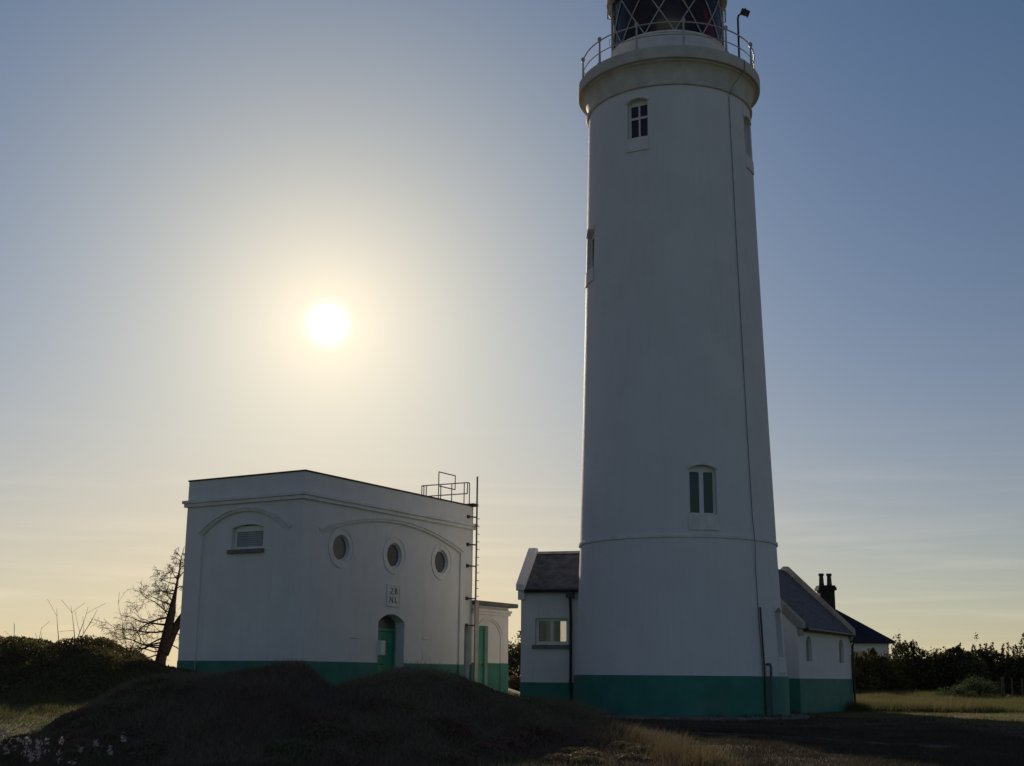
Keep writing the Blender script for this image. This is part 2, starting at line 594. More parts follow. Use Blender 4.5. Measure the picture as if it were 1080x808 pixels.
def height(x, y):
    x = np.asarray(x, float)
    y = np.asarray(y, float)
    b = 0.40 * sstep(5, 17, y) + 0.30 * sstep(46, 78, y)
    left = 0.65 * sstep(2.0, -1.0, x) * sstep(20, 34, y) * (1 - sstep(58, 85, y))
    b = b + left - 0.5 * sstep(150, 600, y)
    cz = np.interp(x, CR_X, CR_Z)
    yc = 23.0 + 0.8 * np.sin(x * 0.55 + 1.0)
    wf = sstep(yc - 5.2, yc - 0.2, y) * (1 - sstep(yc + 0.4, yc + 7, y))
    side = sstep(-8.4, -6.0, x)
    lump = 0.16 * (vnoise(x, y, 1.35, 71) - 0.5) + 0.08 * (vnoise(x, y, 0.6, 72) - 0.5)
    front = 1 - 0.8 * np.exp(-((y - yc) / 0.9) ** 2)
    h = b + (np.maximum(cz - b, 0) + lump * front * np.clip(cz - b, 0, 1)) * wf * side
    # low meadow rising to the dunes on the left
    lf = 1 - side
    h = h + lf * 0.2 * sstep(17, 29, y) * (1 - sstep(36, 44, y))
    dz = np.interp(x, DN_X, DN_Z)
    yd = 31.6 + 0.5 * np.sin(x * 0.9)
    wd = sstep(yd - 3.0, yd, y) * (1 - sstep(yd + 1.5, yd + 9, y))
    h = np.where(dz > h, h + (dz - h) * wd, h)
    near = sstep(60, 40, np.abs(x)) * sstep(100, 60, y)
    h = h + near * 0.05 * (vnoise(x, y, 1.7) - 0.5) + near * 0.03 * (vnoise(x, y, 0.5, 3) - 0.5)
    # levelled ground under and round the buildings
    d = np.hypot(x - 5.56, y - 42.64)
    h = h + (0.38 - h) * (1 - sstep(4.0, 5.6, d))
    return h

def hz(x, y):
    return float(height(x, y))

def axis(a, b, st, far):
    core = list(np.arange(a, b + 1e-6, st))
    lo, hi = [], []
    d, p, q = st, a, b
    while q < far:
        d *= 1.22
        q += d
        hi.append(q)
    d = st
    while p > -far:
        d *= 1.22
        p -= d
        lo.append(p)
    return np.array(lo[::-1] + core + hi)

def mesh_np(name, v, f, m, smooth=False):
    v = np.ascontiguousarray(v, np.float32)
    f = np.ascontiguousarray(f, np.int32)
    me = bpy.data.meshes.new(name)
    me.vertices.add(len(v))
    me.vertices.foreach_set('co', v.ravel())
    k = f.shape[1]
    me.loops.add(f.size)
    me.loops.foreach_set('vertex_index', f.ravel())
    me.polygons.add(len(f))
    me.polygons.foreach_set('loop_start', np.arange(0, f.size, k, dtype=np.int32))
    me.polygons.foreach_set('loop_total', np.full(len(f), k, np.int32))
    me.update(calc_edges=True)
    me.validate()
    if smooth:
        me.shade_smooth()
    me.materials.append(m)
    o = bpy.data.objects.new(name, me)
    C.objects.link(o)
    return o

ax = axis(-24, 24, 0.25, 4000)
ay = axis(4, 56, 0.25, 4000)
gx, gy = np.meshgrid(ax, ay)
gz = height(gx, gy)
nx, ny = len(ax), len(ay)
V = np.stack([gx.ravel(), gy.ravel(), gz.ravel()], 1)
ii, jj = np.meshgrid(np.arange(nx - 1), np.arange(ny - 1))
q = (jj * nx + ii).ravel()
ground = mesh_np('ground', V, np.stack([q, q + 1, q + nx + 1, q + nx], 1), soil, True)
tag(ground, kind='structure')

# gravel path with a thin kerb, leading to the tower
def ribbon(pts, wdt, dz, samples=60):
    P = [Vector(p) for p in pts]
    L_ = []
    n = len(P)
    for i in range(samples + 1):
        t = i / samples * (n - 1)
        k = min(int(t), n - 2)
        u = t - k
        p0, p1, p2, p3 = P[max(k - 1, 0)], P[k], P[k + 1], P[min(k + 2, n - 1)]
        L_.append(0.5 * ((2 * p1) + (p2 - p0) * u + (2 * p0 - 5 * p1 + 4 * p2 - p3) * u * u + (3 * p1 - p0 - 3 * p2 + p3) * u ** 3))
    return L_

line = ribbon([(4.1, 28.6), (4.9, 27.2), (5.7, 25.9), (6.5, 24.6), (7.0, 23.8)], 0, 0)
v, f = [], []
for i, p in enumerate(line):
    d = (line[min(i + 1, len(line) - 1)] - line[max(i - 1, 0)]).normalized()
    nn = Vector((-d.y, d.x))
    for k in range(7):
        pp = p + nn * (0.9 * k / 6)
        v.append((pp.x, pp.y, hz(pp.x, pp.y) + 0.03))
for i in range(len(line) - 1):
    for k in range(6):
        f.append((i * 7 + k, i * 7 + k + 1, (i + 1) * 7 + k + 1, (i + 1) * 7 + k))
tag(mesh_np('path', v, f, gravel, True), kind='structure')
kb = MB()
st = None
for i in range(len(line) - 1):
    a, b = line[i], line[i + 1]
    d = (b - a).normalized()
    nn = Vector((-d.y, d.x))
    za, zb = hz(a.x, a.y), hz(b.x, b.y)
    n = len(kb.v)
    for (p_, z_) in ((a, za), (b, zb)):
        for (o_, h_) in ((-0.09, -0.1), (-0.002, -0.1), (-0.002, 0.055), (-0.09, 0.055)):
            kb.v.append((p_.x + nn.x * o_, p_.y + nn.y * o_, z_ + h_))
    for k in range(4):
        kb.f.append((n + k, n + (k + 1) % 4, n + 4 + (k + 1) % 4, n + 4 + k))
tag(kb.build('kerb', mat('kerb_stone', (0.13, 0.12, 0.10), 0.9, 0.15, var=0.4, vscale=5)), kind='structure')

# ------------------------------------------------------------------ lighthouse
TX, TY = 5.54, 42.64
tower = thing('lighthouse', 'tall round white lighthouse tower with green painted foot and lattice glazed lantern', 'lighthouse', (TX, TY, 0))
TPROF = [(3.40, 1.66), (3.30, 3.86), (3.235, 5.6), (3.215, 6.5), (3.12, 9.8), (3.035, 13.2), (2.955, 16.6), (2.87, 20.9), (2.855, 21.2)]

def tr_(z):
    return float(np.interp(z, [p[1] for p in TPROF], [p[0] for p in TPROF]))

prof = [(0.0, 1.60), (3.40, 1.60)]
zz = 1.66
while zz < 21.2:
    prof.append((tr_(zz), zz))
    zz += 0.8
prof += [(2.855, 21.2), (0.0, 21.2)]
mb = MB()
mb.lathe(prof[1:-1], 144)
n0 = len(mb.v)
mb.f.append(tuple(range(144))[::-1])
mb.f.append(tuple(range(n0 - 144, n0)))
wall = mb.build('wall', white_render, tower)
WIN = [  # angle, half width (m), z sill, z head (arch top), kind
    (-0.505, 0.37, 19.28, 20.72, 'four'),
    (1.096, 0.37, 19.10, 20.60, 'four'),
    (-1.36, 0.45, 15.20, 16.66, 'two'),
    (0.133, 0.44, 6.52, 8.08, 'two'),
    (1.10, 0.34, 2.25, 3.78, 'two'),
]
cutters = []
for (a, hw, z0, z1, kd) in WIN:
    c = MB().prism(arch_poly(-hw, hw, z0, z1 - 0.14, z1), 'y', -tr_(z0) - 0.6, -tr_(z1) + 0.42)
    xform(c, Matrix.Rotation(a, 4, 'Z'))
    cutters.append(c)
# the cutters live in tower space; cut() works with the wall unparented there
cut(wall, cutters, smooth=25)

MB().lathe([(3.40, 0.25), (3.455, 0.30), (3.455, 1.655), (3.41, 1.665)], 144).build('painted_base', green_paint, tower, smooth=30)
MB().lathe([(3.2, 5.80), (3.275, 5.82), (3.275, 5.90), (3.2, 5.93)], 144).build('string_course', white_trim, tower, smooth=30)
MB().lathe([(2.84, 21.06), (2.93, 21.08), (2.95, 21.13), (2.93, 21.2), (2.84, 21.22)], 144).build('necking_ring', gallery_white, tower, smooth=40)
cv = [(2.86, 21.2)]
for i in range(9):
    t = i / 8 * pi / 2
    cv.append((3.11 - 0.23 * cos(t), 21.28 + 0.58 * sin(t)))
cv += [(3.11, 21.91), (3.23, 21.92), (3.25, 22.0), (3.25, 22.30), (3.22, 22.34), (1.9, 22.36)]
MB().lathe(cv, 144).build('gallery', gallery_white, tower, smooth=35)
# windows
for (a, hw, z0, z1, kd) in WIN:
    rm = tr_((z0 + z1) / 2)
    rot = Matrix.Rotation(a, 4, 'Z')
    yf = -rm + 0.20     # window plane, 0.2 m inside the wall face
    fr = MB()
    fr.prism(arch_poly(-hw, hw, z0, z1 - 0.14, z1), 'y', yf, yf + 0.05)
    x0, x1, b0, b1 = -hw + 0.07, hw - 0.07, z0 + 0.08, z1 - 0.2
    fo = fr.build('window', white_frame, tower)
    cs = []
    if kd == 'four':
        zm = b0 + (b1 - b0) * 0.62
        cells = [(x0, -0.03, b0, zm - 0.04), (0.03, x1, b0, zm - 0.04), (x0, -0.03, zm + 0.04, b1), (0.03, x1, zm + 0.04, b1)]
    else:
        cells = [(x0, -0.07, b0, b1), (0.07, x1, b0, b1)]
    for (u0, u1, w0, w1) in cells:
        cs.append(MB().box((u0, yf - 0.1, w0), (u1, yf + 0.2, w1)))
    cut(fo, cs)
    fo.data.transform(rot)
    pm = MB().box((-hw + 0.03, yf + 0.03, z0 + 0.03), (hw - 0.03, yf + 0.045, z1 - 0.17))
    xform(pm, rot).build('pane', dark_pane, fo)
    da = (hw + 0.03) / rm
    sill = MB()
    sill.arcbox(a - da, a + da, tr_(z0) - 0.05, (tr_(z0 - 0.5) + 0.05, tr_(z0) + 0.05), z0 - 0.48, z0 - 0.003)
    sill.build('sill', white_trim, fo)
    hood = MB()
    ah = (hw + 0.07) / rm
    for k in range(12):
        t0, t1 = -ah + 2 * ah * k / 12, -ah + 2 * ah * (k + 1) / 12
        c0 = z1 - 0.14 * ((t0 + t1) / 2 / ah) ** 2
        hood.arcbox(a + t0, a + t1, tr_(z1) - 0.04, tr_(z1) + 0.045, c0 + 0.004, c0 + 0.12, 1)
    hood.build('hood', white_trim, fo)
# lantern room
MB().lathe([(2.0, 22.36), (2.05, 22.38), (2.05, 23.44), (2.09, 23.46), (2.09, 23.52), (1.9, 23.54)], 96).build('lantern_base', white_trim, tower, smooth=35)
MB().lathe([(1.97, 23.535), (1.97, 25.6)], 72).build('glazing', gl, tower, smooth=30)
bars = MB()
for k in range(12):
    for sg in (1, -1):
        pts = []
        for i in range(13):
            z = 23.53 + 2.07 * i / 12
            a = R(30 * k) + sg * R(15) * (z - 23.53) / 0.86
            pts.append((2.0 * sin(a), -2.0 * cos(a), z))
        bars.tube(pts, 0.024, 6)
bars.build('lattice_bars', rail_metal, tower, smooth=60)
for a in (R(-84), R(88), R(180)):
    vb = MB()
    vb.tube([(2.03 * sin(a), -2.03 * cos(a), 23.5), (2.03 * sin(a), -2.03 * cos(a), 25.6)], 0.04, 8)
    vb.build('lantern_upright', rail_metal, tower, smooth=60)
cur = MB()
cur.arcbox(R(58), R(306), 1.84, 1.86, 23.55, 25.55, 48)
cur.build('curtain', curtain, tower)
cur = MB()
cur.arcbox(R(35), R(52), 1.90, 1.915, 23.55, 24.6, 8)
cur.build('red_sector_glass', red_glass_m, tower)
MB().lathe([(0.55, 22.4), (0.55, 23.7), (0.75, 23.75), (0.75, 23.9), (0.6, 23.95), (0.0, 23.95)], 32).build('optic_pedestal', dark_metal, tower, smooth=35)
MB().lathe([(0.0, 23.96), (0.55, 23.98), (0.68, 24.25), (0.76, 24.6), (0.76, 24.75), (0.68, 25.1), (0.5, 25.4), (0.0, 25.45)], 32).build('optic', bronze, tower, smooth=50)
MB().lathe([(1.95, 25.55), (2.17, 25.56), (2.2, 25.6), (2.2, 25.72), (2.08, 25.8), (1.95, 25.86), (1.5, 26.35), (0.9, 26.75), (0.35, 26.95), (0.22, 27.0), (0.22, 27.2), (0.3, 27.3), (0.22, 27.45), (0.0, 27.5)], 72).build('lantern_roof', gallery_white, tower, smooth=35)
vane = MB()
vane.tube([(0, 0, 27.45), (0, 0, 28.4)], 0.025, 8)
vane.box((-0.35, -0.01, 28.15), (0.35, 0.01, 28.2))
vane.build('weather_vane', dark_metal, tower)
for a in (R(-88), R(92)):
    knobs = MB()
    knobs.tube([(2.03 * sin(a), -2.03 * cos(a), 25.0), (2.16 * sin(a), -2.16 * cos(a), 25.0), (2.16 * sin(a), -2.16 * cos(a), 25.5)], 0.03, 8)
    knobs.build('hand_hold', rail_metal, tower, smooth=60)
    knobs = MB()
    knobs.tube([(2.03 * sin(a), -2.03 * cos(a), 24.2), (2.12 * sin(a), -2.12 * cos(a), 24.2), (2.12 * sin(a), -2.12 * cos(a), 23.95), (2.03 * sin(a), -2.03 * cos(a), 23.95)], 0.012, 6)
    knobs.build('hand_hold', rail_metal, tower, smooth=60)
# gallery railing
rail = MB()
RR = 3.08
for zr, rr_ in ((23.28, 0.024), (22.82, 0.018)):
    pts = [(RR * sin(2 * pi * k / 96), -RR * cos(2 * pi * k / 96), zr) for k in range(97)]
    rail.tube(pts, rr_, 8, cap=False)
railing = rail.build('railing', rail_metal, tower, smooth=60)
for k in range(12):
    a = R(3 + 30 * k)
    pb = MB()
    pb.lathe([(0.0, 22.35), (0.09, 22.35), (0.09, 22.42), (0.045, 22.46), (0.036, 22.8), (0.03, 23.24), (0.062, 23.28), (0.075, 23.34), (0.06, 23.40), (0.0, 23.44)], 12, (RR * sin(a), -RR * cos(a)))
    pb.build('post', rail_metal, railing, smooth=60)
# lamp on a bent pole on the gallery edge
lp = MB()
lp.tube([(2.22, -1.99, 22.33), (2.22, -1.99, 24.02), (2.25, -1.98, 24.14), (2.34, -1.96, 24.22), (2.42, -1.94, 24.27)], 0.035, 8)
lamp_pole = lp.build('lamp_pole', dark_metal, tower, smooth=60)
lh = MB()
lh.box((-0.10, -0.12, -0.07), (0.16, 0.12, 0.07))
lh.box((-0.02, -0.03, 0.05), (0.05, 0.03, 0.16))
lh.box((0.16, -0.14, -0.09), (0.21, 0.14, 0.05))
xform(lh, Matrix.Translation((2.44, -1.93, 24.30)) @ Matrix.Rotation(R(20), 4, 'Y'))
lh.build('lamp_head', dark_metal, lamp_pole, bevel=0.015)
# conductor cable and pipes
cb = MB()
pts = [(3.26 * sin(R(46)), -3.26 * cos(R(46)), 22.3), (3.27 * sin(R(45.5)), -3.27 * cos(R(45.5)), 21.92), (3.0 * sin(R(40)), -3.0 * cos(R(40)), 21.35), (2.98 * sin(R(38)), -2.98 * cos(R(38)), 21.1)]
for i in range(26):
    z = 20.9 - i * 0.8
    if z < 0.5: break
    a = R(37.5 + 2.4 * (20.9 - z) / 20)
    rr_ = (tr_(z) if z > 1.66 else 3.46) + 0.03 + (0.05 if z < 6.2 and z > 5.5 else 0)
    pts.append((rr_ * sin(a), -rr_ * cos(a), z))
cb.tube(pts, 0.010, 6)
cb.build('conductor_cable', black_pipe, tower, smooth=60)
cb = MB()
a = R(40)
cb.tube([((tr_(max(z, 1.66)) + 0.09) * sin(a), -(tr_(max(z, 1.66)) + 0.09) * cos(a), z) for z in (3.75, 3.0, 2.0, 1.7, 0.45)], 0.03, 8)
cb.build('down_pipe', black_pipe, tower, smooth=60)
cb = MB()
a = R(43.5)
cb.tube([(3.42 * sin(a), -3.42 * cos(a), 2.02), (3.54 * sin(a), -3.54 * cos(a), 2.02), (3.56 * sin(a), -3.56 * cos(a), 1.9), (3.56 * sin(a), -3.56 * cos(a), 0.42)], 0.045, 10)
cb.build('vent_pipe', mat('pipe_grey', (0.10, 0.12, 0.13), 0.6, 0.3), tower, smooth=60)
ap = MB().lathe([(3.46, 0.30), (3.46, 0.50), (4.05, 0.47), (4.05, 0.30)], 96)
tag(ap.build('pavement', concrete, None, smooth=30), kind='structure')
bpy.data.objects['pavement'].location = (TX, TY, 0)

# ------------------------------------------------------------------ flat-roofed building (left)
BA = R(59)
bld = thing('flat_roofed_building', 'white flat roofed brick building with three round windows and green door on the left', 'building', (-6.496, 40.0, 0), BA)
BL, BW, BH = 9.85, 5.0, 7.85
wall = MB().box((0, 0, 0.4), (BL, BW, BH)).build('wall', white_brick, bld)
cutters = [
    MB().prism(arch_poly(0.95, 9.05, 0.3, 6.02, 6.72, 30), 'y', -0.3, 0.07),
]
cutters.append(MB().prism([(v_, z_) for v_, z_ in arch_poly(0.62, 4.25, 0.3, 6.02, 6.72, 30)], 'x', -0.3, 0.07))
for u in (2.03, 4.96, 7.85):
    cutters.append(MB().prism([(u + 0.42 * cos(2 * pi * k / 32), 5.62 + 0.42 * sin(2 * pi * k / 32)) for k in range(32)], 'y', -0.2, 0.5))
cutters.append(MB().prism(arch_poly(4.18, 5.68, 0.8, 3.36, 3.62, 16), 'y', -0.2, 0.62))
cutters.append(MB().prism(arch_poly(1.67, 3.02, 5.50, 6.20, 6.30, 8), 'x', -0.2, 0.32))
cutters.append(MB().box((9.36, -0.2, 0.8), (9.74, 0.25, 3.36)))
cutters.append(MB().box((0.25, 0.25, BH - 0.25), (BL - 0.25, BW - 0.25, BH + 0.3)))
cut(wall, cutters)

def band_face(parts, z0, z1, prj, name, m, par, bevel=0.0):
    b = MB()
    for (p0, p1) in parts:
        b.box((p0[0], p0[1], z0), (p1[0], p1[1], z1))
    return b.build(name, m, par, bevel=bevel)

e = 0.012
# green foot of the walls: thin render coats that follow wall, recess and door opening
gb = MB()
ZB = 2.0
gb.box((-e, -e, 0.4), (0.95, 0.1, ZB))
gb.box((0.951, 0.07 - e, 0.4), (4.178, 0.1, ZB))
MB().box((5.682, 0.07 - e, 0.4), (9.049, 0.1, ZB)).box((9.05, -e, 0.4), (9.358, 0.1, ZB)).build('painted_base', green_paint, bld)
MB().box((9.742, -e, 0.4), (BL + e, 0.1, ZB)).build('painted_base', green_paint, bld)
gb.box((-e, 0.101, 0.4), (0.1, 0.62, ZB))
gb.box((0.07 - e, 0.621, 0.4), (0.1, 4.249, ZB))
gb.box((-e, 4.25, 0.4), (0.1, BW + e, ZB))
gb.build('painted_base', green_paint, bld)
# cornice bands round the top and a thin dark roof edge
def ring_band(z0, z1, prj, name, m, bevel=0.01):
    b = MB()
    b.box((-prj, -prj, z0), (BL + prj, 0.0 - 0.0015, z1))
    b.box((-prj, -0.0015, z0), (-0.0015, BW + prj, z1))
    b.box((BL + 0.0015, -0.0015, z0), (BL + prj, BW + prj, z1))
    b.box((-0.0015, BW + 0.0015, z0), (BL + 0.0015, BW + prj, z1))
    return b.build(name, m, bld, bevel=bevel)
ring_band(7.10, 7.20, 0.14, 'cornice', white_trim)
ring_band(6.98, 7.097, 0.09, 'cornice_bed', white_trim)
cp = MB()
cp.box((-0.03, -0.03, BH + 0.002), (BL + 0.03, 0.28, BH + 0.05))
cp.box((-0.03, 0.281, BH + 0.002), (0.28, BW + 0.03, BH + 0.05))
cp.box((BL - 0.28, 0.281, BH + 0.002), (BL + 0.03, BW + 0.03, BH + 0.05))
cp.box((0.281, BW - 0.28, BH + 0.002), (BL - 0.281, BW + 0.03, BH + 0.05))
cp.build('parapet_coping', brown_edge, bld)
# arched mouldings over the recessed panels
ml = MB()
moulding(ml, arch_line(0.80, 9.2, 6.12, 6.84), 0.0, 0.07, 0.05)
moulding(ml, arch_line(0.88, 9.12, 6.04, 6.76), 0.002, 0.05, 0.025)
ml.build('arch_moulding', white_trim, bld)
ml = MB()
moulding(ml, arch_line(-4.38, -0.48, 6.12, 6.84), 0.0, 0.07, 0.05)
moulding(ml, arch_line(-4.32, -0.54, 6.05, 6.77), 0.002, 0.05, 0.025)
xform(ml, Matrix.Rotation(R(-90), 4, 'Z'))
ml.build('arch_moulding', white_trim, bld)
# round windows
for u in (2.03, 4.96, 7.85):
    ln = lambda r: [(u + r * cos(-2 * pi * k / 40), 5.62 + r * sin(-2 * pi * k / 40)) for k in range(40)]
    s_ = MB()
    moulding(s_, ln(0.52), 0.07, 0.18, 0.014, True)
    moulding(s_, ln(0.63), 0.07, 0.045, 0.03, True)
    wo = s_.build('round_window', white_trim, bld)
    fr = MB()
    moulding(fr, ln(0.40), 0.17, 0.04, 0.03, True)
    fr.build('frame', white_frame, wo)
    MB().prism([(u + 0.41 * cos(2 * pi * k / 32), 5.62 + 0.41 * sin(2 * pi * k / 32)) for k in range(32)], 'y', 0.172, 0.19).build('pane', mat('dusty_pane', (0.10, 0.09, 0.09), 0.25, 0.4, var=0.3), wo)
# blind louvre window of the narrow face
lw = MB()
for k in range(6):
    z = 5.55 + k * 0.115
    lw.prism([(0.20, z), (0.225, z), (0.255, z + 0.13), (0.23, z + 0.13)], 'y', 1.69, 3.0) if False else None
pl = MB()
pl.box((0.20, 1.68, 5.51), (0.25, 1.78, 6.2)).box((0.20, 2.91, 5.51), (0.25, 3.01, 6.2)).box((0.20, 1.781, 6.08), (0.25, 2.909, 6.26)).box((0.20, 1.781, 5.51), (0.25, 2.909, 5.59))
lwo = pl.build('louvre_window', white_frame, bld)
sl = MB()
for k in range(7):
    z = 5.60 + k * 0.068
    n = len(sl.v)
    sl.v += [(0.215, 1.785, z), (0.215, 2.905, z), (0.245, 2.905, z + 0.06), (0.245, 1.785, z + 0.06), (0.225, 1.785, z - 0.008), (0.225, 2.905, z - 0.008), (0.255, 2.905, z + 0.05), (0.255, 1.785, z + 0.05)]
    sl.f += [(n, n + 1, n + 2, n + 3), (n + 7, n + 6, n + 5, n + 4), (n, n + 4, n + 5, n + 1), (n + 1, n + 5, n + 6, n + 2), (n + 2, n + 6, n + 7, n + 3), (n + 3, n + 7, n + 4, n)]
sl.build('slats', grey_louvre, lwo)
MB().box((-0.05, 1.60, 5.37), (0.30, 3.09, 5.497)).build('sill', stone_sill, lwo)
# door
dr = MB()
dr.prism(arch_poly(4.19, 5.66, 3.17, 3.36, 3.61, 16), 'y', 0.46, 0.52)
fan = dr.build('fanlight', mat('fan_pane', (0.06, 0.07, 0.06), 0.3, 0.4), bld)
dr = MB()
dr.box((4.19, 0.42, 0.85), (4.28, 0.54, 3.16)).box((5.57, 0.42, 0.85), (5.67, 0.54, 3.16)).box((4.281, 0.42, 3.06), (5.569, 0.54, 3.165))
dr.box((4.285, 0.47, 0.85), (5.565, 0.52, 3.055))
for (u0, u1) in ((4.36, 4.86), (4.98, 5.48)):
    for (w0, w1) in ((1.1, 1.9), (2.05, 2.9)):
        dr.box((u0, 0.455, w0), (u1, 0.469, w1))
do = dr.build('door', green_door, bld, bevel=0.008)
MB().tube([(4.9, 0.45, 1.95), (4.9, 0.38, 1.95), (4.82, 0.38, 1.95)], 0.02, 8).build('handle', dark_metal, do)
MB().box((4.185, -0.07, 2.25), (4.42, 0.20, 2.72)).build('meter_box', white_frame, bld, bevel=0.01)
# plaque with lettering
pq = MB()
pq.box((4.62, 0.035, 3.92), (5.28, 0.068, 4.58))
plq = pq.build('plaque', white_trim, bld, bevel=0.006)
fr = MB()
fr.box((4.58, 0.02, 3.88), (4.619, 0.0685, 4.62)).box((5.281, 0.02, 3.88), (5.32, 0.0685, 4.62)).box((4.62, 0.02, 4.581), (5.28, 0.0685, 4.62)).box((4.62, 0.02, 3.88), (5.28, 0.0685, 3.919))
fr.build('plaque_frame', white_trim, plq)

def text_mesh(name, s, size, m, parent, loc, rot, ext=0.006):
    cu = bpy.data.curves.new(name, 'FONT')
    cu.body = s
    cu.size = size
    cu.extrude = ext
    cu.align_x = 'CENTER'
    cu.align_y = 'CENTER'
    cu.resolution_u = 3
    o = bpy.data.objects.new(name, cu)
    C.objects.link(o)
    bpy.context.view_layer.update()
    me = bpy.data.meshes.new_from_object(o.evaluated_get(bpy.context.evaluated_depsgraph_get()))
    bpy.data.objects.remove(o, do_unlink=True)
    me.materials.clear()
    me.materials.append(m)
    me.transform(Matrix.Translation(loc) @ rot)
    r = bpy.data.objects.new(name, me)
    C.objects.link(r)
    r.parent = parent
    return r
upright = Matrix.Rotation(R(90), 4, 'X')
letter_red = mat('letter_red', (0.20, 0.03, 0.04), 0.6, 0.3)
letter_grey = mat('letter_grey', (0.16, 0.13, 0.15), 0.6, 0.3)
for s_, x_, z_, m_ in (('Z', 4.84, 4.38, letter_grey), ('B', 5.08, 4.39, letter_red), ('N', 4.82, 4.09, letter_grey), ('L', 5.08, 4.09, letter_red)):
    text_mesh('letter', s_, 0.30, m_, plq, (x_, 0.032, z_), upright)
for u, z in ((2.93, 2.68), (7.0, 2.76)):
    MB().box((u - 0.22, 0.04, z + 0.08), (u + 0.22, 0.068, z + 0.13)).build('vent_hood', white_trim, bld)
    MB().box((u - 0.2, 0.055, z - 0.6), (u + 0.2, 0.0685, z - 0.35)).build('wall_vent', white_trim, bld)
dp = MB()
dp.box((9.37, 0.18, 0.85), (9.73, 0.22, 3.34))
dp.build('service_hatch', mat('hatch_grey', (0.30, 0.32, 0.38), 0.6, 0.3, var=0.15), bld)
# ladder fixed to the long face
ld = MB()
LU, LY = 9.82, -0.18
ld.tube([(LU, LY, 1.3), (LU, LY, 9.0)], 0.034, 8)
k = 0
z = 1.6
while z < 7.6:
    ld.tube([(LU, LY, z), (LU + 0.2, LY, z)], 0.014, 6)
    z += 0.29
ldo = ld.build('ladder', grey_metal, bld, smooth=60)
for z in (7.44, 6.4, 5.6, 4.4, 3.42):
    MB().box((9.40, -0.05, z - 0.06), (9.52, -0.002, z + 0.06)).tube([(9.46, -0.05, z), (LU, LY, z)], 0.028, 6).build('bracket', dark_metal, ldo)
MB().box((9.74, -0.235, 1.2), (9.98, -0.216, 4.3)).build('climb_guard', mat('guard', (0.42, 0.40, 0.37), 0.6, 0.4, var=0.2), ldo)
# roof guard rails
gr = MB()
P0, P1 = Vector((9.50, 2.16, 0)), Vector((9.60, 0.12, 0))
zt = 8.76
def seg(a, b, r=0.022):
    gr.tube([a, b], r, 6)
for (z) in (zt, zt - 0.42):
    seg((P0.x, P0.y, z), (P1.x, P1.y, z))
for t in (0.0, 0.10, 0.42, 0.66, 0.93, 1.0):
    p = P0.lerp(P1, t)
    seg((p.x, p.y, 7.6 if t not in (0.0, 1.0) else zt - 0.42), (p.x, p.y, zt))
for t in (0.0, 1.0):
    p = P0.lerp(P1, t)
    seg((p.x, p.y, zt), (p.x + 0.14, p.y, zt))
    seg((p.x + 0.14, p.y, zt), (p.x + 0.14, p.y, 7.6))
g0, g1 = (9.02, 1.05), (10.15, 1.05)
seg((*g0, 9.16), (*g1, 9.16)); seg((*g0, 8.62), (*g1, 8.62)); seg((*g0, 7.6), (*g0, 9.16)); seg((*g1, 8.62), (*g1, 9.16))
gr.build('roof_railing', grey_metal, bld, smooth=60)
MB().box((9.62, -0.16, 7.86), (9.95, 0.25, 7.96)).build('roof_hopper', brown_edge, bld)

# small annex continuing the long face
anx = thing('annex', 'low white annex with green side door at the right end of the flat roofed building', 'annex', (-6.496, 40.0, 0), BA)
aw = MB()
aw.box((BL + 0.02, 0.06, 0.4), (12.6, 3.4, 4.20))
awo = aw.build('wall', white_brick, anx)
cut(awo, [MB().box((10.45, -0.2, 0.6), (11.2, 0.55, 3.45)), MB().prism(arch_poly(10.28, 12.05, 0.3, 3.1, 3.66, 20), 'y', -0.3, 0.11)])
g_ = MB()
g_.box((BL + 0.02, 0.048, 0.4), (10.28, 0.12, 2.08)).box((10.281, 0.098, 0.4), (10.448, 0.16, 2.08)).box((11.202, 0.098, 0.4), (12.049, 0.16, 2.08)).box((12.05, 0.048, 0.4), (12.612, 0.16, 2.08)).box((12.5, 0.161, 0.4), (12.612, 3.41, 2.08))
g_.build('painted_base', green_paint, anx)
ml = MB()
moulding(ml, arch_line(10.18, 12.15, 3.17, 3.76, 16), 0.06, 0.06, 0.05)
ml.build('arch_moulding', white_trim, anx)
c_ = MB()
c_.box((BL + 0.02, -0.05, 3.98), (12.70, 0.058, 4.08)).box((12.602, 0.059, 3.98), (12.70, 3.45, 4.08))
c_.box((BL + 0.02, -0.01, 3.88), (12.66, 0.058, 3.977)).box((12.602, 0.059, 3.88), (12.66, 3.45, 3.977))
c_.build('cornice', white_trim, anx)
MB().box((BL + 0.02, -0.16, 4.202), (12.98, 3.6, 4.36)).build('roof', mat('lead_roof', (0.17, 0.17, 0.17), 0.7, 0.3, var=0.3), anx, bevel=0.01)
d_ = MB().box((10.46, 0.27, 0.6), (11.19, 0.31, 3.40))
d_.box((10.46, 0.24, 0.6), (10.54, 0.269, 3.44)).box((11.11, 0.24, 0.6), (11.19, 0.269, 3.44)).box((10.541, 0.24, 3.34), (11.109, 0.269, 3.44)).box((10.62, 0.255, 0.8), (11.03, 0.269, 1.9)).box((10.62, 0.255, 2.05), (11.03, 0.269, 3.2))
do = d_.build('door', green_door, anx)
MB().tube([(10.98, 0.25, 2.0), (10.98, 0.17, 2.0), (10.9, 0.17, 2.0)], 0.02, 8).build('handle', dark_metal, do)
MB().box((10.16, -0.03, 2.18), (10.26, 0.058, 2.36)).build('switch_box', dark_metal, anx)

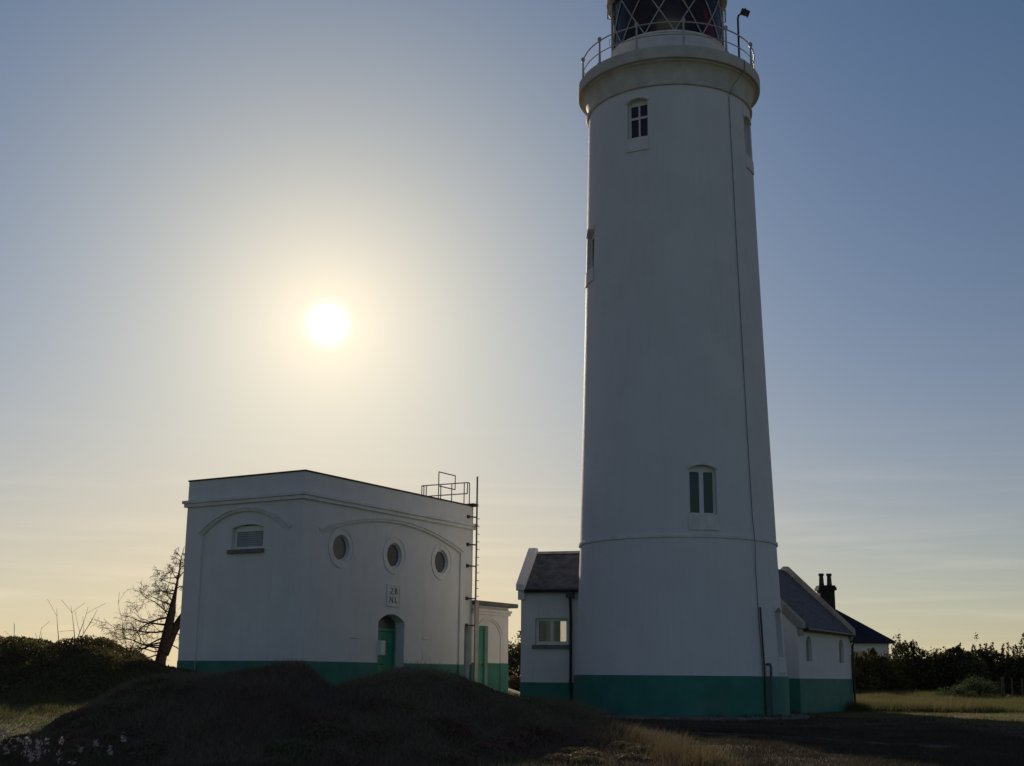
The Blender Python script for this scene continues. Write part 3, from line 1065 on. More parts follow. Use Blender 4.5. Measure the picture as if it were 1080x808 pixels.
# ------------------------------------------------------------------ hut (low wing left of the tower)
HA = R(-17)
hut = thing('hut', 'white slate roofed hut with two pane window left of the tower foot', 'outbuilding', (0.391, 46.0, 0), HA)
HL, HE, HR, HD = 3.2, 4.66, 5.95, 2.9      # length, eaves, ridge, depth
hw_ = MB().prism([(0, 0.3), (HD, 0.3), (HD, HE), (HD / 2, HR - 0.06), (0, HE)], 'x', 0, HL).build('wall', white_brick, hut)
cut(hw_, [MB().box((0.25, 0.25, 0.5), (HL - 0.25, HD - 0.25, 4.4)), MB().box((0.52, -0.2, 2.68), (1.72, 0.4, 3.60)), MB().box((0.66, HD - 0.4, 2.85), (1.5, HD + 0.2, 3.85))])
MB().box((-0.012, -0.012, 0.3), (HL, 0.05, 1.40)).build('painted_base', green_paint, hut)
rf = MB()
sl_ = (HR - HE) / (HD / 2)
rf.prism([(-0.22, HE - 0.2 * sl_), (HD / 2, HR + 0.0), (HD / 2, HR + 0.07), (-0.25, HE - 0.2 * sl_ + 0.06)], 'x', 0.18, HL)
rf.prism([(HD + 0.22, HE - 0.2 * sl_), (HD / 2, HR + 0.0), (HD / 2, HR + 0.07), (HD + 0.25, HE - 0.2 * sl_ + 0.06)], 'x', 0.18, HL)
rf.build('roof', slate, hut)
MB().prism([(HD / 2 - 0.12, HR + 0.03), (HD / 2, HR + 0.13), (HD / 2 + 0.12, HR + 0.03)], 'x', 0.22, HL).build('ridge_tiles', coping_mat, hut)
cp = MB()
cp.prism([(-0.22, HE - 0.10), (0.0, HE - 0.10), (HD / 2, HR), (HD, HE - 0.1), (HD + 0.22, HE - 0.1), (HD + 0.22, HE + 0.12), (HD / 2 + 0.08, HR + 0.26), (HD / 2 - 0.08, HR + 0.26), (-0.22, HE + 0.12)], 'x', -0.13, 0.178)
cp.box((-0.08, -0.14, HE - 0.42), (0.17, -0.002, HE - 0.102))
cp.build('gable_coping', white_trim, hut, bevel=0.012)
fr = MB().box((0.52, 0.14, 2.69), (1.72, 0.19, 3.60)).build('window', white_frame, hut)
cut(fr, [MB().box((0.62, 0.0, 2.80), (1.04, 0.3, 3.50)), MB().box((1.16, 0.0, 2.80), (1.62, 0.3, 3.50))])
MB().box((0.55, 0.175, 2.75), (1.69, 0.18, 3.55)).build('pane', gl, fr)
MB().box((0.66, HD - 0.12, 2.85), (1.5, HD - 0.1, 3.85)).build('back_pane', gl, hut)
MB().box((0.56, 0.30, 2.6), (0.86, 0.33, 3.7)).build('curtain', mat('brown_curtain', (0.09, 0.055, 0.03), 0.9, 0.1, var=0.3), hut)
MB().box((1.17, 0.30, 2.6), (1.36, 0.33, 3.7)).build('curtain', bpy.data.materials['brown_curtain'], hut)
MB().box((0.42, -0.06, 2.54), (1.80, 0.12, 2.677)).build('sill', stone_sill, fr)
MB().tube([(0.22, -0.30, HE - 0.10), (HL, -0.30, HE - 0.12)], 0.06, 10).box((0.2, -0.235, HE - 0.16), (HL, -0.003, HE - 0.06)).build('gutter', black_pipe, hut, smooth=50)
MB().box((1.72, -0.34, HE - 0.38), (1.98, -0.12, HE - 0.17)).tube([(1.85, -0.22, HE - 0.3), (1.85, -0.16, HE - 0.7), (1.84, -0.09, HE - 0.95), (1.82, -0.09, 0.4)], 0.048, 10).build('downpipe', black_pipe, hut, smooth=50)

# ------------------------------------------------------------------ gabled wing right of the tower
WA = R(60.99)
wing = thing('gabled_wing', 'white gabled building with slate roof and two arched niches right of the tower foot', 'outbuilding', (9.902, 45.0, 0), WA)
WL, WE, WR, WD = 7.15, 3.42, 5.80, 4.9
ww = MB().prism([(0, 0.2), (WD, 0.2), (WD, WE), (WD / 2, WR - 0.06), (0, WE)], 'x', 0.15, WL).build('wall', white_brick, wing)
cut(ww, [MB().prism(arch_poly(1.08, 1.78, 2.2, 2.62, 3.08, 12), 'y', -0.2, 0.12), MB().prism(arch_poly(5.45, 6.1, 2.2, 2.62, 3.08, 12), 'y', -0.2, 0.12)])
MB().box((0.135, -0.012, 0.2), (WL + 0.012, 0.06, 1.61)).box((0.135, 0.0605, 0.2), (0.3, WD, 1.61)).build('painted_base', green_paint, wing)
for u in (1.43, 5.775):
    MB().prism(arch_poly(u - 0.34, u + 0.32, 2.21, 2.61, 3.06, 12), 'y', 0.105, 0.118).build('niche_board', niche_grey, wing)
rf = MB()
sl_ = (WR - WE) / (WD / 2)
rf.prism([(-0.16, WE - 0.13 * sl_), (WD / 2, WR), (WD / 2, WR + 0.07), (-0.19, WE - 0.13 * sl_ + 0.07)], 'x', 0.45, WL - 0.2)
rf.prism([(WD + 0.16, WE - 0.13 * sl_), (WD / 2, WR), (WD / 2, WR + 0.07), (WD + 0.19, WE - 0.13 * sl_ + 0.07)], 'x', 0.45, WL - 0.2)
rf.build('roof', slate, wing)
for (a0, a1) in ((0.1, 0.448), (WL - 0.198, WL + 0.12)):
    cp = MB()
    cp.prism([(-0.2, WE - 0.12), (0.0, WE - 0.1), (WD / 2, WR), (WD, WE - 0.1), (WD + 0.2, WE - 0.12), (WD + 0.2, WE + 0.1), (WD / 2 + 0.08, WR + 0.24), (WD / 2 - 0.08, WR + 0.24), (-0.2, WE + 0.1)], 'x', a0, a1)
    cp.box((a0 + 0.02, -0.12, WE - 0.35), (a1 - 0.02, -0.002, WE - 0.121))
    cp.build('gable_coping', coping_mat, wing, bevel=0.012)
MB().tube([(0.5, -0.24, WE - 0.13), (WL - 0.2, -0.24, WE - 0.14)], 0.055, 10).box((0.5, -0.18, WE - 0.2), (WL - 0.2, -0.003, WE - 0.12)).build('gutter', black_pipe, wing, smooth=50)
MB().tube([(WL - 0.1, -0.24, WE - 0.2), (WL - 0.08, -0.10, WE - 0.55), (WL - 0.08, -0.10, 0.5)], 0.05, 10).build('downpipe', black_pipe, wing, smooth=50)

# ------------------------------------------------------------------ distant cottage with chimney
cot = thing('cottage', 'distant white cottage with dark hipped roof and tall black chimney behind the hedge', 'cottage', (20.3, 90.0, 0), R(0))
MB().box((-8.0, -1.6, 0.4), (5.35, 6.5, 4.12)).build('wall', white_brick, cot)
rf = MB()
x0, x1, y0, y1, ze, zr = -8.5, 5.75, -2.0, 6.9, 4.10, 7.0
n = 0
rf.v = [(x0, y0, ze), (x1, y0, ze), (x1, y1, ze), (x0, y1, ze), (-4.0, 2.45, zr), (1.9, 2.45, zr), (x0, y0, ze - .12), (x1, y0, ze - .12), (x1, y1, ze - .12), (x0, y1, ze - .12)]
rf.f = [(0, 1, 5, 4), (1, 2, 5), (2, 3, 4, 5), (3, 0, 4), (6, 7, 8, 9), (0, 1, 7, 6), (1, 2, 8, 7), (2, 3, 9, 8), (3, 0, 6, 9)]
rf.build('roof', far_slate, cot)
ch = MB()
ch.box((1.72, 1.9, 5.8), (2.76, 2.9, 7.75)).box((1.60, 1.78, 7.751), (2.88, 3.02, 7.98)).box((1.67, 1.85, 7.981), (2.81, 2.95, 8.1))
cho = ch.build('chimney', chimney_mat, cot)
for dx in (1.96, 2.52):
    MB().lathe([(0.0, 8.1), (0.2, 8.1), (0.18, 8.25), (0.15, 8.78), (0.2, 8.82), (0.2, 8.95), (0.12, 8.97), (0, 8.97)], 14, (dx, 2.4)).build('chimney_pot', dark_metal, cho, smooth=40)

# ------------------------------------------------------------------ vegetation helpers
def quads(P, U, W):
    """Leaf quads (diamonds) centred on P with half axes U and W -> verts, faces."""
    n = len(P)
    v = np.empty((n, 4, 3))
    v[:, 0] = P - U
    v[:, 1] = P - W
    v[:, 2] = P + U
    v[:, 3] = P + W
    return v.reshape(-1, 3), np.arange(n * 4).reshape(n, 4)

def rand_dirs(n):
    d = rng.normal(size=(n, 3))
    return d / np.linalg.norm(d, axis=1)[:, None]

def leaves(P, size, asp=0.45):
    n = len(P)
    U = rand_dirs(n)
    W = np.cross(U, rand_dirs(n))
    W /= np.linalg.norm(W, axis=1)[:, None] + 1e-9
    s = size * rng.uniform(0.6, 1.3, n)[:, None]
    return quads(P, U * s, W * s * asp)

def blades(P, h, wdt, lean=0.35):
    n = len(P)
    th = rng.uniform(0, 2 * pi, n)
    side = np.stack([np.cos(th), np.sin(th), np.zeros(n)], 1) * (wdt * rng.uniform(0.6, 1.4, n))[:, None]
    tl = rng.normal(0, lean, (n, 2)) + np.array([0.12, 0.0])
    tip = np.stack([tl[:, 0], tl[:, 1], np.ones(n)], 1) * h[:, None]
    v = np.empty((n, 3, 3))
    v[:, 0] = P - side
    v[:, 1] = P + side
    v[:, 2] = P + tip
    return v.reshape(-1, 3), np.arange(n * 3).reshape(n, 3)

def merge(parts):
    V, F, o = [], [], 0
    for v, f in parts:
        V.append(v)
        F.append(f + o)
        o += len(v)
    return np.concatenate(V), np.concatenate(F)

def scatter(n, x0, x1, y0, y1, keep):
    x = rng.uniform(x0, x1, n)
    y = rng.uniform(y0, y1, n)
    k = rng.uniform(0, 1, n) < keep(x, y)
    return x[k], y[k]

BX = (-6.496, 40.0)
def in_building(x, y):
    def loc(ox, oy, a):
        dx, dy = x - ox, y - oy
        return dx * cos(a) + dy * sin(a), -dx * sin(a) + dy * cos(a)
    u, v_ = loc(-6.496, 40.0, BA)
    m = (u > -0.1) & (u < 12.8) & (v_ > -0.1) & (v_ < 5.2)
    u, v_ = loc(0.391, 46, HA)
    m |= (u > 0) & (u < 4) & (v_ > 0) & (v_ < 3)
    u, v_ = loc(9.902, 45, WA)
    m |= (u > 0) & (u < 7.3) & (v_ > 0) & (v_ < 5.2)
    m |= np.hypot(x - TX, y - TY) < 4.05
    return m

LP = np.array([(p.x, p.y) for p in line])
def on_path(x, y):
    d = np.full(len(x), 99.0)
    for (a, b) in LP[::3]:
        d = np.minimum(d, np.hypot(x - a - 0.5, y - b - 0.5))
    return d < 0.75

def mound_w(x, y):
    c = np.interp(x, CR_X, CR_Z)
    return sstep(16.5, 18.5, y) * (1 - sstep(29, 33, y)) * sstep(-7.6, -6.3, x) * (1 - sstep(2.6, 3.6, x))

def dune_w(x, y):
    return sstep(27.8, 29.5, y) * (1 - sstep(40, 44, y)) * (1 - sstep(-7.5, -5.5, x))

# short and tall grass
parts = []
def near_keep(x, y):
    return np.where(mound_w(x, y) > 0.5, 0.35, 1.0)
x, y = scatter(260000, -12, 11, 15.5, 32, near_keep)
k = ~in_building(x, y) & ~on_path(x, y)
x, y = x[k], y[k]
cl = vnoise(x, y, 0.55, 5)
shade_area = (x > -6.6 + 0.8 * vnoise(x, y, 1.5, 61)) & (y < 60)  # blades in this area take the colour with shade put in
hx, hy, hc = x[shade_area], y[shade_area], cl[shade_area]
v, f = blades(np.stack([hx, hy, height(hx, hy) - 0.01], 1), (0.05 + 0.12 * hc ** 2) * rng.uniform(0.5, 1.3, len(hx)), 0.006)
tag(mesh_np('shade_toned_grass', v, f, shade_and_weed_mat), 'brown grass between mound and path, shade put into its dark colour', 'heather', kind='stuff')
x, y, cl = x[~shade_area], y[~shade_area], cl[~shade_area]
parts.append(blades(np.stack([x, y, height(x, y) - 0.01], 1), (0.05 + 0.16 * cl ** 2) * rng.uniform(0.5, 1.3, len(x)), 0.006))
x, y = scatter(220000, -16, 24, 30, 58, lambda x, y: np.clip(1.3 - (y - 30) / 40, 0.3, 1))
k = ~in_building(x, y)
x, y = x[k], y[k]
hm = (y < 39 + 4 * vnoise(x, y, 2.0, 62)) & (x > -5) & (x < 12.2 + 1.5 * vnoise(x, y, 1.5, 63))  # round the tower foot, shade is painted into the blade colour
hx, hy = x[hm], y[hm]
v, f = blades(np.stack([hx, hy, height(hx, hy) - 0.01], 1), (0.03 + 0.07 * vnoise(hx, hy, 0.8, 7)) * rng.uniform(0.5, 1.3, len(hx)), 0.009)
tag(mesh_np('shade_toned_cover', v, f, shade_and_weed_mat), 'ground cover around the foot of the tower, shade put into its dark colour', 'ground cover', kind='stuff')
x, y = x[~hm], y[~hm]
parts.append(blades(np.stack([x, y, height(x, y) - 0.01], 1), (0.03 + 0.07 * vnoise(x, y, 0.8, 7)) * rng.uniform(0.5, 1.3, len(x)), 0.009))
v, f = merge(parts)
tag(mesh_np('grass', v, f, grass_mat), 'rough green grass growing over the ground between the path and buildings', 'grass', kind='stuff')

# unmown strip of long grass at the right
def strip_keep(x, y):
    c = 46 + (x - 13) * 0.2
    inner = sstep(12.0, 13.5, x) * (1 - sstep(21.5 + (y - 50) * 0.12, 22.3 + (y - 50) * 0.12, x))
    return inner * sstep(49.5 - 0.1 * (x - 13), 50.4 - 0.1 * (x - 13), y) * (1 - sstep(70, 73, y)) * np.where(vnoise(x, y, 2.5, 2) > 0.15, 1, 0.4)
x, y = scatter(190000, 12, 26, 48, 73, strip_keep)
k = ~in_building(x, y)
x, y = x[k], y[k]
hh = (0.22 + 0.25 * vnoise(x, y, 1.3, 4)) * rng.uniform(0.5, 1.2, len(x))
v, f = blades(np.stack([x, y, height(x, y) - 0.01], 1), hh, 0.012, 0.3)
tag(mesh_np('long_grass', v, f, grass_mat), 'strip of long unmown grass in front of the hedge at the right', 'grass', kind='stuff')

# scrub on the mounds and dunes: a low tangle of small leaves and stalks
def scrub_points(n, x0, x1, y0, y1, wfun, hmax, seed):
    x, y = scatter(n, x0, x1, y0, y1, lambda x, y: wfun(x, y))
    k = ~in_building(x, y)
    x, y = x[k], y[k]
    lump = vnoise(x, y, 0.9, seed) * 0.6 + vnoise(x, y, 0.35, seed + 1) * 0.4
    hh = hmax * lump ** 1.3 * (0.35 + 0.65 * sstep(-8.6, -10.2, x) if hmax > 0.3 else 1)
    z = height(x, y) + hh * rng.uniform(0.15, 1, len(x)) ** 0.5
    return np.stack([x, y, z], 1), hh
P, hh = scrub_points(170000, -9.5, 3.6, 16.5, 31, mound_w, 0.20, 21)
v1, f1 = leaves(P, 0.017, 0.32)
x, y = scatter(210000, -9.5, 3.6, 16.5, 31, mound_w)
v2, f2 = blades(np.stack([x, y, height(x, y)], 1), (0.04 + 0.20 * rng.uniform(0, 1, len(x)) ** 3) * (0.3 + 0.9 * vnoise(x, y, 0.55, 31)) + 0.03, 0.005, 0.55)
f2q = np.concatenate([f2, f2[:, :1]], 1)
o = mesh_np('mound_scrub', v1, f1, scrub_mat)
tag(o, 'dark low scrub covering the mound in the centre foreground', 'scrub', kind='stuff')
tag(mesh_np('mound_stalks', v2, f2, mound_blade), 'thin grass stalks standing in the dark scrub of the mound', 'grass', kind='stuff')
P, hh = scrub_points(150000, -20, -5.5, 27.5, 43, dune_w, 0.42, 41)
v, f = leaves(P, 0.038, 0.5)
tag(mesh_np('dune_scrub', v, f, leaf_olive), 'dense green gorse scrub covering the low dunes at the left', 'scrub', kind='stuff')

# bramble and heather clumps breaking up the mound
CL = []
x, y = scatter(420, -7.2, 2.4, 17.0, 27.5, lambda x, y: mound_w(x, y) * 0.6 * (vnoise(x, y, 1.8, 81) > 0.4))
for xx, yy in zip(x, y):
    r_ = rng.uniform(0.12, 0.42)
    m_ = int(2600 * r_ * r_ / 0.09 * 0.4) + 60
    d_ = rand_dirs(m_)
    d_[:, 2] = np.abs(d_[:, 2])
    q_ = d_ * (rng.uniform(0.3, 1, m_) ** 0.4)[:, None] * np.array([r_, r_, r_ * (0.28 if 21.5 < yy < 24.5 else 0.5)])
    px_, py_ = xx + q_[:, 0], yy + q_[:, 1]
    CL.append(np.stack([px_, py_, height(px_, py_) + q_[:, 2]], 1))
CL = np.concatenate(CL)
v, f = leaves(CL, 0.024, 0.5)
tag(mesh_np('bramble', v, f, mat('bramble_leaf', (0.13, 0.15, 0.075), 0.7, 0.25, col2=(0.17, 0.10, 0.075), vscale=0.6, trans=0.3)), 'low bramble and heather clumps scattered over the dark mound', 'bramble', kind='stuff')

# weeds along the foot of the walls
wx, wy = [], []
a_ = rng.uniform(-pi, pi, 5000)
k = vnoise(a_ * 9, a_ * 0, 1.0, 91) > 0.52
a_ = a_[k]
r_ = rng.uniform(3.46, 4.15, len(a_)) ** 1.0
wx, wy = TX + r_ * np.sin(a_), TY - r_ * np.cos(a_)
z_ = np.where(r_ < 4.06, 0.44, 0.36)
v, f = blades(np.stack([wx, wy, z_], 1), rng.uniform(0.04, 0.2, len(wx)) * vnoise(wx, wy, 0.4, 92) * 1.4, 0.012, 0.5)
tag(mesh_np('weeds', v, f, shade_and_weed_mat), 'small dark weeds growing on the paving round the foot of the tower', 'weeds', kind='stuff')

# warm dry grass tufts on the right flank of the mound
def flank(x, y):
    line_x = 2.3 - (y - 20.0) * 0.13
    return np.exp(-((x - line_x) / 0.32) ** 2) * sstep(17, 18, y) * (1 - sstep(27.5, 29, y)) * (vnoise(x, y, 0.6, 8) > 0.35)
x, y = scatter(60000, 0.3, 4.2, 16.8, 29, flank)
v, f = blades(np.stack([x, y, height(x, y)], 1), rng.uniform(0.12, 0.42, len(x)) * (0.5 + 0.7 * vnoise(x, y, 0.5, 9)), 0.006, 0.35)
tag(mesh_np('dry_grass', v, f, straw_mat), 'dry golden grass tufts catching the sun on the right flank of the mound', 'grass', kind='stuff')

# pale seed heads in the left foreground
def flower_keep(x, y):
    return sstep(0.35, 0.75, vnoise(x, y, 0.8, 12)) * 1.0
st = MB()
hd_v, hd_f, off = [], [], 0
x, y = scatter(420, -7.4, -4.9, 15.9, 17.8, lambda x, y: np.maximum(np.exp(-((x + 5.55) / 0.42) ** 2) * (y < 16.9), (x < -6.25) * 0.55) * (vnoise(x, y, 0.3, 12) > 0.35))
stalks, heads = [], []
for xx, yy in zip(x, y):
    z0 = hz(xx, yy)
    h_ = rng.uniform(0.14, 0.42)
    tp = np.array([xx + rng.normal(0, 0.05), yy + rng.normal(0, 0.05), z0 + h_])
    st.tube([(xx, yy, z0), tuple((np.array([xx, yy, z0]) + tp) / 2 + rng.normal(0, 0.008, 3)), tuple(tp)], [0.004, 0.003, 0.0025], 4, cap=False)
    m_ = int(rng.integers(5, 22))
    heads.append(tp + rng.normal(0, 1, (m_, 3)) * np.array([0.018, 0.018, 0.024]))
sk = st.build('seed_stalks', straw_mat)
tag(sk, 'thin dry stalks under the pale seed heads in the left foreground', 'plant stalks', kind='stuff')
v, f = leaves(np.concatenate(heads), 0.021, 0.6)
tag(mesh_np('seed_heads', v, f, petal_mat), 'naturally pale dried flower heads in the left foreground', 'dried flowers', kind='stuff')

# ------------------------------------------------------------------ shrubs, tree, posts
def limb(mb, p, d, length, r, depth, bend=0.25, drop=0.0, kids=(2, 4), tips=None):
    n = 5
    pts, rs = [Vector(p)], [r]
    d = Vector(d).normalized()
    for i in range(n):
        d = (d + Vector(rng.normal(0, bend, 3)) * 0.5 + Vector((0, 0, -drop))).normalized()
        pts.append(pts[-1] + d * length / n)
        rs.append(max(r * (1 - 0.8 * (i + 1) / n), 0.0035))
    mb.tube([tuple(q) for q in pts], rs, 6 if r > 0.03 else 4, cap=False)
    if tips is not None:
        tips.append(np.array(pts[-1]))
    if depth <= 0:
        return
    for _ in range(int(rng.integers(*kids))):
        t = rng.uniform(0.25, 0.98)
        i = min(int(t * n), n - 1)
        q = pts[i].lerp(pts[i + 1], t * n - i)
        nd = (pts[i + 1] - pts[i]).normalized() + Vector(rng.normal(0, 0.65, 3))
        limb(mb, q, nd, length * rng.uniform(0.35, 0.62), max(rs[i] * 0.55, 0.004), depth - 1, bend, drop, kids, tips)

def shrub(name, label, x, y, wd, dp, ht, m, n, leaf, cat='shrub', group=None, spiky=0.0):
    z0 = hz(x, y) - 0.05
    root = thing(name, label, cat, (x, y, z0), 0, group)
    st_ = MB()
    tips = []
    for k in range(9):
        a = rng.uniform(0, 2 * pi)
        d = Vector((cos(a) * wd / ht * 0.45, sin(a) * dp / ht * 0.45, 1))
        limb(st_, (rng.normal(0, wd * 0.06), rng.normal(0, dp * 0.06), 0), d, ht * rng.uniform(0.5, 0.85), 0.05, 2, 0.25, 0, (2, 4), tips)
    st_.build('stem', bark, root)
    # crown: many small lobes of leaves, each its own clump, over an uneven ellipsoid
    P_ = []
    lob = int(40 + wd * 9)
    for k in range(lob):
        a = rng.uniform(0, 2 * pi)
        u = rng.uniform(0.0, 1.0)
        el = math.asin(u)
        rr_ = rng.uniform(0.55, 0.95)
        c = np.array([cos(a) * cos(el) * wd / 2 * rr_, sin(a) * cos(el) * dp / 2 * rr_, ht * (0.12 + 0.80 * sin(el) * rr_)])
        s = rng.uniform(0.14, 0.30) * min(wd, ht)
        m_ = int(n / lob * rng.uniform(0.6, 1.4))
        q_ = rand_dirs(m_) * (rng.uniform(0.15, 1, m_) ** 0.45)[:, None] * np.array([s, s, s * 0.75])
        P_.append(c + q_)
    for tp in tips:
        if rng.uniform() < 0.35 + spiky:
            m_ = int(6 + 22 * spiky)
            P_.append(np.array(tp) + rng.normal(0, 1, (m_, 3)) * np.array([0.09, 0.09, 0.16]))
    if spiky:
        for k in range(int(wd * 7)):
            a = rng.uniform(0, 2 * pi)
            rr_ = rng.uniform(0, 0.8)
            c = np.array([cos(a) * wd / 2 * rr_, sin(a) * dp / 2 * rr_, ht * (1 - 0.3 * rr_) * rng.uniform(0.9, 1.0)])
            hh_ = rng.uniform(0.25, 0.75) * spiky * 1.6
            dr_ = np.array([rng.normal(0.1, 0.25), rng.normal(0, 0.25), 1.0])
            m_ = 40
            t_ = rng.uniform(0, 1, m_)
            P_.append(c + t_[:, None] * dr_ * hh_ + rng.normal(0, 0.06, (m_, 3)) * (1.2 - t_)[:, None])
    P_ = np.concatenate(P_)
    P_ = P_[P_[:, 2] > 0.03]
    v, f = leaves(P_, leaf, 0.45)
    o = mesh_np('foliage', v, f, m)
    o.parent = root
    return root

G = 'shrubs of the hedge behind the lawn'
HEDGE = [
    (17.6, 73.0, 4.2, 3.4, 2.45, leaf_olive, 'olive green shrub at the left end of the hedge, below the cottage eaves', 0.1),
    (20.4, 74.0, 4.6, 3.6, 2.6, leaf_olive, 'broad olive shrub of the hedge directly under the cottage wall', 0.25),
    (23.0, 75.0, 4.0, 3.4, 2.95, leaf_dark, 'dark shrub of the hedge just right of the cottage corner', 0.45),
    (25.2, 74.0, 4.0, 3.4, 2.75, leaf_dark, 'low dark rounded shrub in the middle of the hedge with a rusty tinge', 0.3),
    (27.3, 75.5, 3.8, 3.2, 2.75, leaf_dark, 'dark hedge shrub behind the two low round bushes', 0.6),
    (29.4, 75.0, 3.6, 3.2, 2.65, leaf_dark, 'tallest spiky topped dark shrub of the hedge, above the thick fence post', 1.0),
    (31.4, 76.0, 3.8, 3.4, 2.45, leaf_dark, 'dark shrub at the right edge of the hedge, behind the thin posts', 0.45),
    (34.5, 76.0, 4.4, 3.6, 2.9, leaf_dark, 'dark shrub of the hedge farthest to the right', 0.5),
]
for (x, y, wd, dp, ht, m, lab, spk) in HEDGE:
    shrub('hedge_shrub', lab, x, y, wd, dp, ht, m, 17000, 0.085, group=G, spiky=spk)
shrub('low_bush', 'low rounded pale green bush before the hedge, the lower left one of the pair', 20.9, 61.5, 2.3, 1.8, 0.95, leaf_light, 5200, 0.035, group='low round bushes before the hedge')
shrub('low_bush', 'rounded pale green bush before the hedge, the taller right one of the pair', 22.7, 63.5, 2.4, 1.8, 1.5, leaf_light, 5200, 0.035, group='low round bushes before the hedge')
GB = 'bushes seen between annex and hut'
shrub('distant_bush', 'tall dark bush seen in the gap between annex and hut', 1.05, 72, 4.2, 3.0, 3.3, leaf_dark, 8000, 0.08, group=GB, spiky=0.5)
shrub('distant_bush', 'dark bush mostly hidden behind the green based annex', -3.2, 74, 5.0, 3.0, 2.9, leaf_dark, 7000, 0.08, group=GB, spiky=0.3)
shrub('distant_bush', 'low olive bush in front of the tall bush in the gap beside the annex', 0.2, 66, 2.4, 1.6, 0.8, leaf_olive, 3000, 0.045, group=GB)

# fence posts at the right edge
for (x, y, h_, r_, lab) in (
        (22.9, 61.0, 1.25, 0.085, 'thick weathered wooden post beside the low round bushes'),
        (23.9, 62.5, 1.15, 0.05, 'thin wooden post next to the thick post'),
        (24.5, 62.8, 1.15, 0.05, 'thin wooden post at the middle of the row right of the thick post'),
        (25.1, 63.1, 1.2, 0.05, 'thin wooden post at the right edge of the picture')):
    z0 = hz(x, y)
    pm = MB().tube([(0, 0, -0.2), (0.01, 0, h_ * 0.5), (0.02, 0.01, h_)], [r_, r_ * 0.95, r_ * 0.85], 8)
    o = pm.build('fence_post', post_wood, None, smooth=50)
    o.location = (x, y, z0)
    tag(o, lab, 'fence post', 'wooden posts by the hedge')

# bare windswept tree behind the left building
tz = hz(-12.8, 48)
tree = thing('bare_tree', 'bare windswept tree with twisted dark trunk left of the flat roofed building', 'tree', (-12.75, 48.0, tz))
def tpx(px, py, dy=0.0):
    """Tree drawn in its own plane: picture offsets turned into metres from the base."""
    return ((px - 170) * 0.0347, dy, 2.04 - tz + (697 - py) * 0.0349)
tm = MB()
trunk_pts = [(169, 697), (171.5, 678), (174.4, 660), (177.5, 646), (179, 637.6), (180.8, 625), (181.6, 613.5), (182.4, 601), (183, 589), (186, 577)]
tp3 = [(-0.05, 0.0, -0.15)] + [tpx(a, b, 0.12 * sin(i)) for i, (a, b) in enumerate(trunk_pts)]
tm.tube(tp3, [0.22, 0.2, 0.18, 0.165, 0.145, 0.10, 0.06, 0.042, 0.03, 0.02, 0.008], 9, cap=False)
s2 = [tpx(172, 690), tpx(178, 668, 0.25), tpx(184, 655, 0.35), tpx(189, 645, 0.4), tpx(193, 632, 0.5), tpx(196, 618, 0.55)]
tm.tube(s2, [0.2, 0.18, 0.15, 0.1, 0.05, 0.02], 8, cap=False)
trunk = tm.build('trunk', bark, tree, smooth=60)
cm = MB()
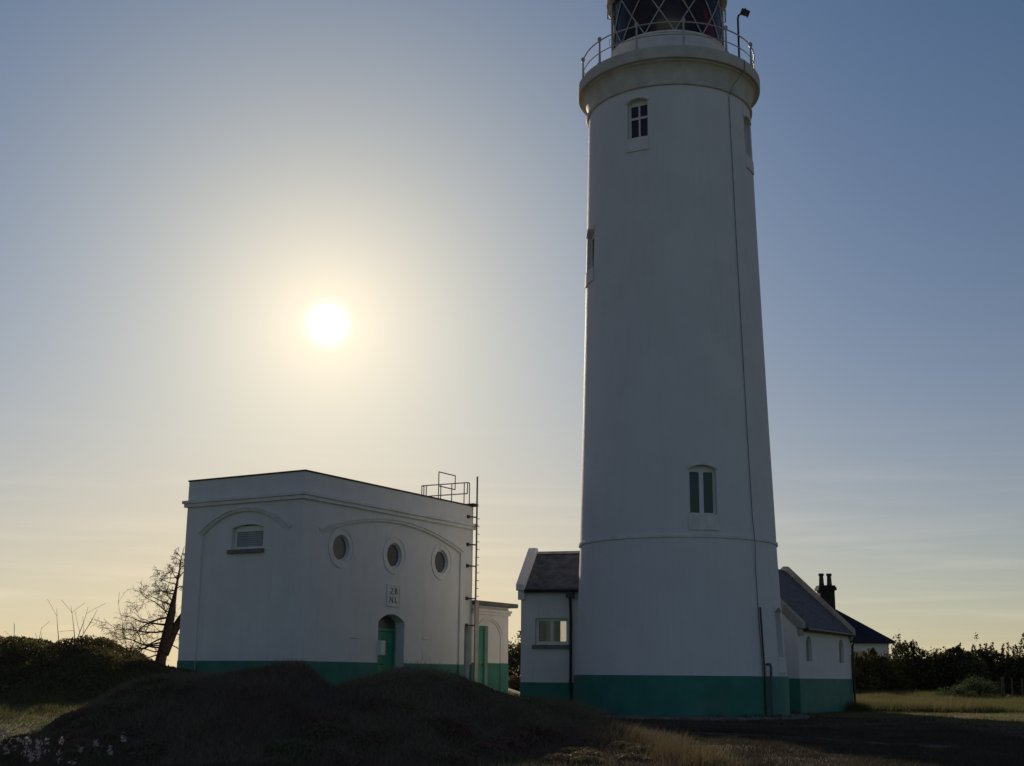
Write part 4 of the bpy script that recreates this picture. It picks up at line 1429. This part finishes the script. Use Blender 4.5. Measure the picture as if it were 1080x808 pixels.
BR = [((176, 652), (-1, -.1, .22), 1.9, .06), ((174.5, 660), (-1, .3, .05), 2.1, .06), ((173.5, 666), (-1, -.4, -.05), 2.2, .055), ((173, 672), (-1, .1, -.12), 2.0, .05),
      ((172, 678), (-1, .4, .0), 2.1, .05), ((171, 684), (-1, -.2, .05), 2.3, .05), ((170, 690), (-1, .2, .2), 1.6, .04), ((179, 640), (-1, .2, .3), 1.2, .045),
      ((180.5, 628), (-1, -.1, .25), 1.1, .045), ((180.8, 624), (-1, .3, -.15), .9, .035), ((181.6, 613), (-.9, .1, .7), .6, .03), ((181.6, 613), (.8, .1, .8), .75, .03),
      ((181, 622), (.9, -.2, .25), .7, .03), ((182.5, 600), (-.6, .2, .9), .4, .02), ((182.7, 597), (.7, -.2, .8), .45, .02), ((183, 589), (-.3, .3, 1), .4, .015), ((182, 606), (-1, .1, .5), .7, .02), ((182.2, 603), (1, .1, .4), .5, .02), ((182.9, 592), (-.8, -.2, .8), .4, .012), ((181.8, 610), (-1, -.2, .1), .8, .025),
      ((180.9, 618), (-1, .2, .4), .9, .03), ((179.5, 634), (-1, 0, 0), 1.3, .035), ((177, 648), (-1, .1, .1), 1.7, .04), ((171.5, 681), (-1, .1, .12), 1.8, .035), ((171, 687), (-1, -.3, -.02), 1.9, .035),
      ((189, 645), (.9, .1, .5), .9, .04), ((187, 650), (.9, -.3, .0), .9, .035), ((183, 660), (1, .3, -.1), .9, .03), ((180, 668), (1, -.2, -.2), .8, .03), ((178, 680), (1, .1, -.1), .8, .03),
      ((179, 637), (-.2, -.8, .5), .8, .04), ((176, 655), (-.3, .9, .3), 1.1, .04)]
for (pp, d, ln_, r_) in BR:
    limb(cm, tpx(*pp), Vector(d), ln_ * 0.86, r_ * 0.8, 3, 0.42, 0.02, (4, 7))
cm.build('branches', bark, tree)

# bare twigs standing on the dunes
for (x, y, z_off, lean, h_, lab) in (
        (-10.95, 31.8, 0, (-.22, 0), 0.8, 'bare thin sapling leaning left on the dune, left of the pair of stems'),
        (-10.55, 31.8, 0, (.12, 0), 0.75, 'forked bare sapling with two thin stems in the middle of the dune top'),
        (-11.45, 31.9, 0, (-.08, 0), 0.38, 'tiny bare twig in the dip of the dune'),
        (-12.0, 31.6, 0, (.0, 0), 0.35, 'tiny bare twig on the left dune top'),
        (-9.35, 32.0, 0, (.3, 0), 0.8, 'bare branching twig bush on the right slope of the dune')):
    z0 = hz(x, y)
    tw = MB()
    ns = 3 if 'forked' in lab or 'bush' in lab else 1
    for k in range(ns):
        limb(tw, (0, 0, 0), Vector((lean[0] + (k - ns / 2 + .5) * 0.35, 0.1 * k, 1)), h_ + 0.25, 0.013, 2 if 'bush' in lab else 1, 0.12, 0, (1, 4))
    o = tw.build('bare_sapling', twig_mat)
    o.location = (x, y, z0)
    tag(o, lab, 'sapling', 'bare twigs on the dunes')
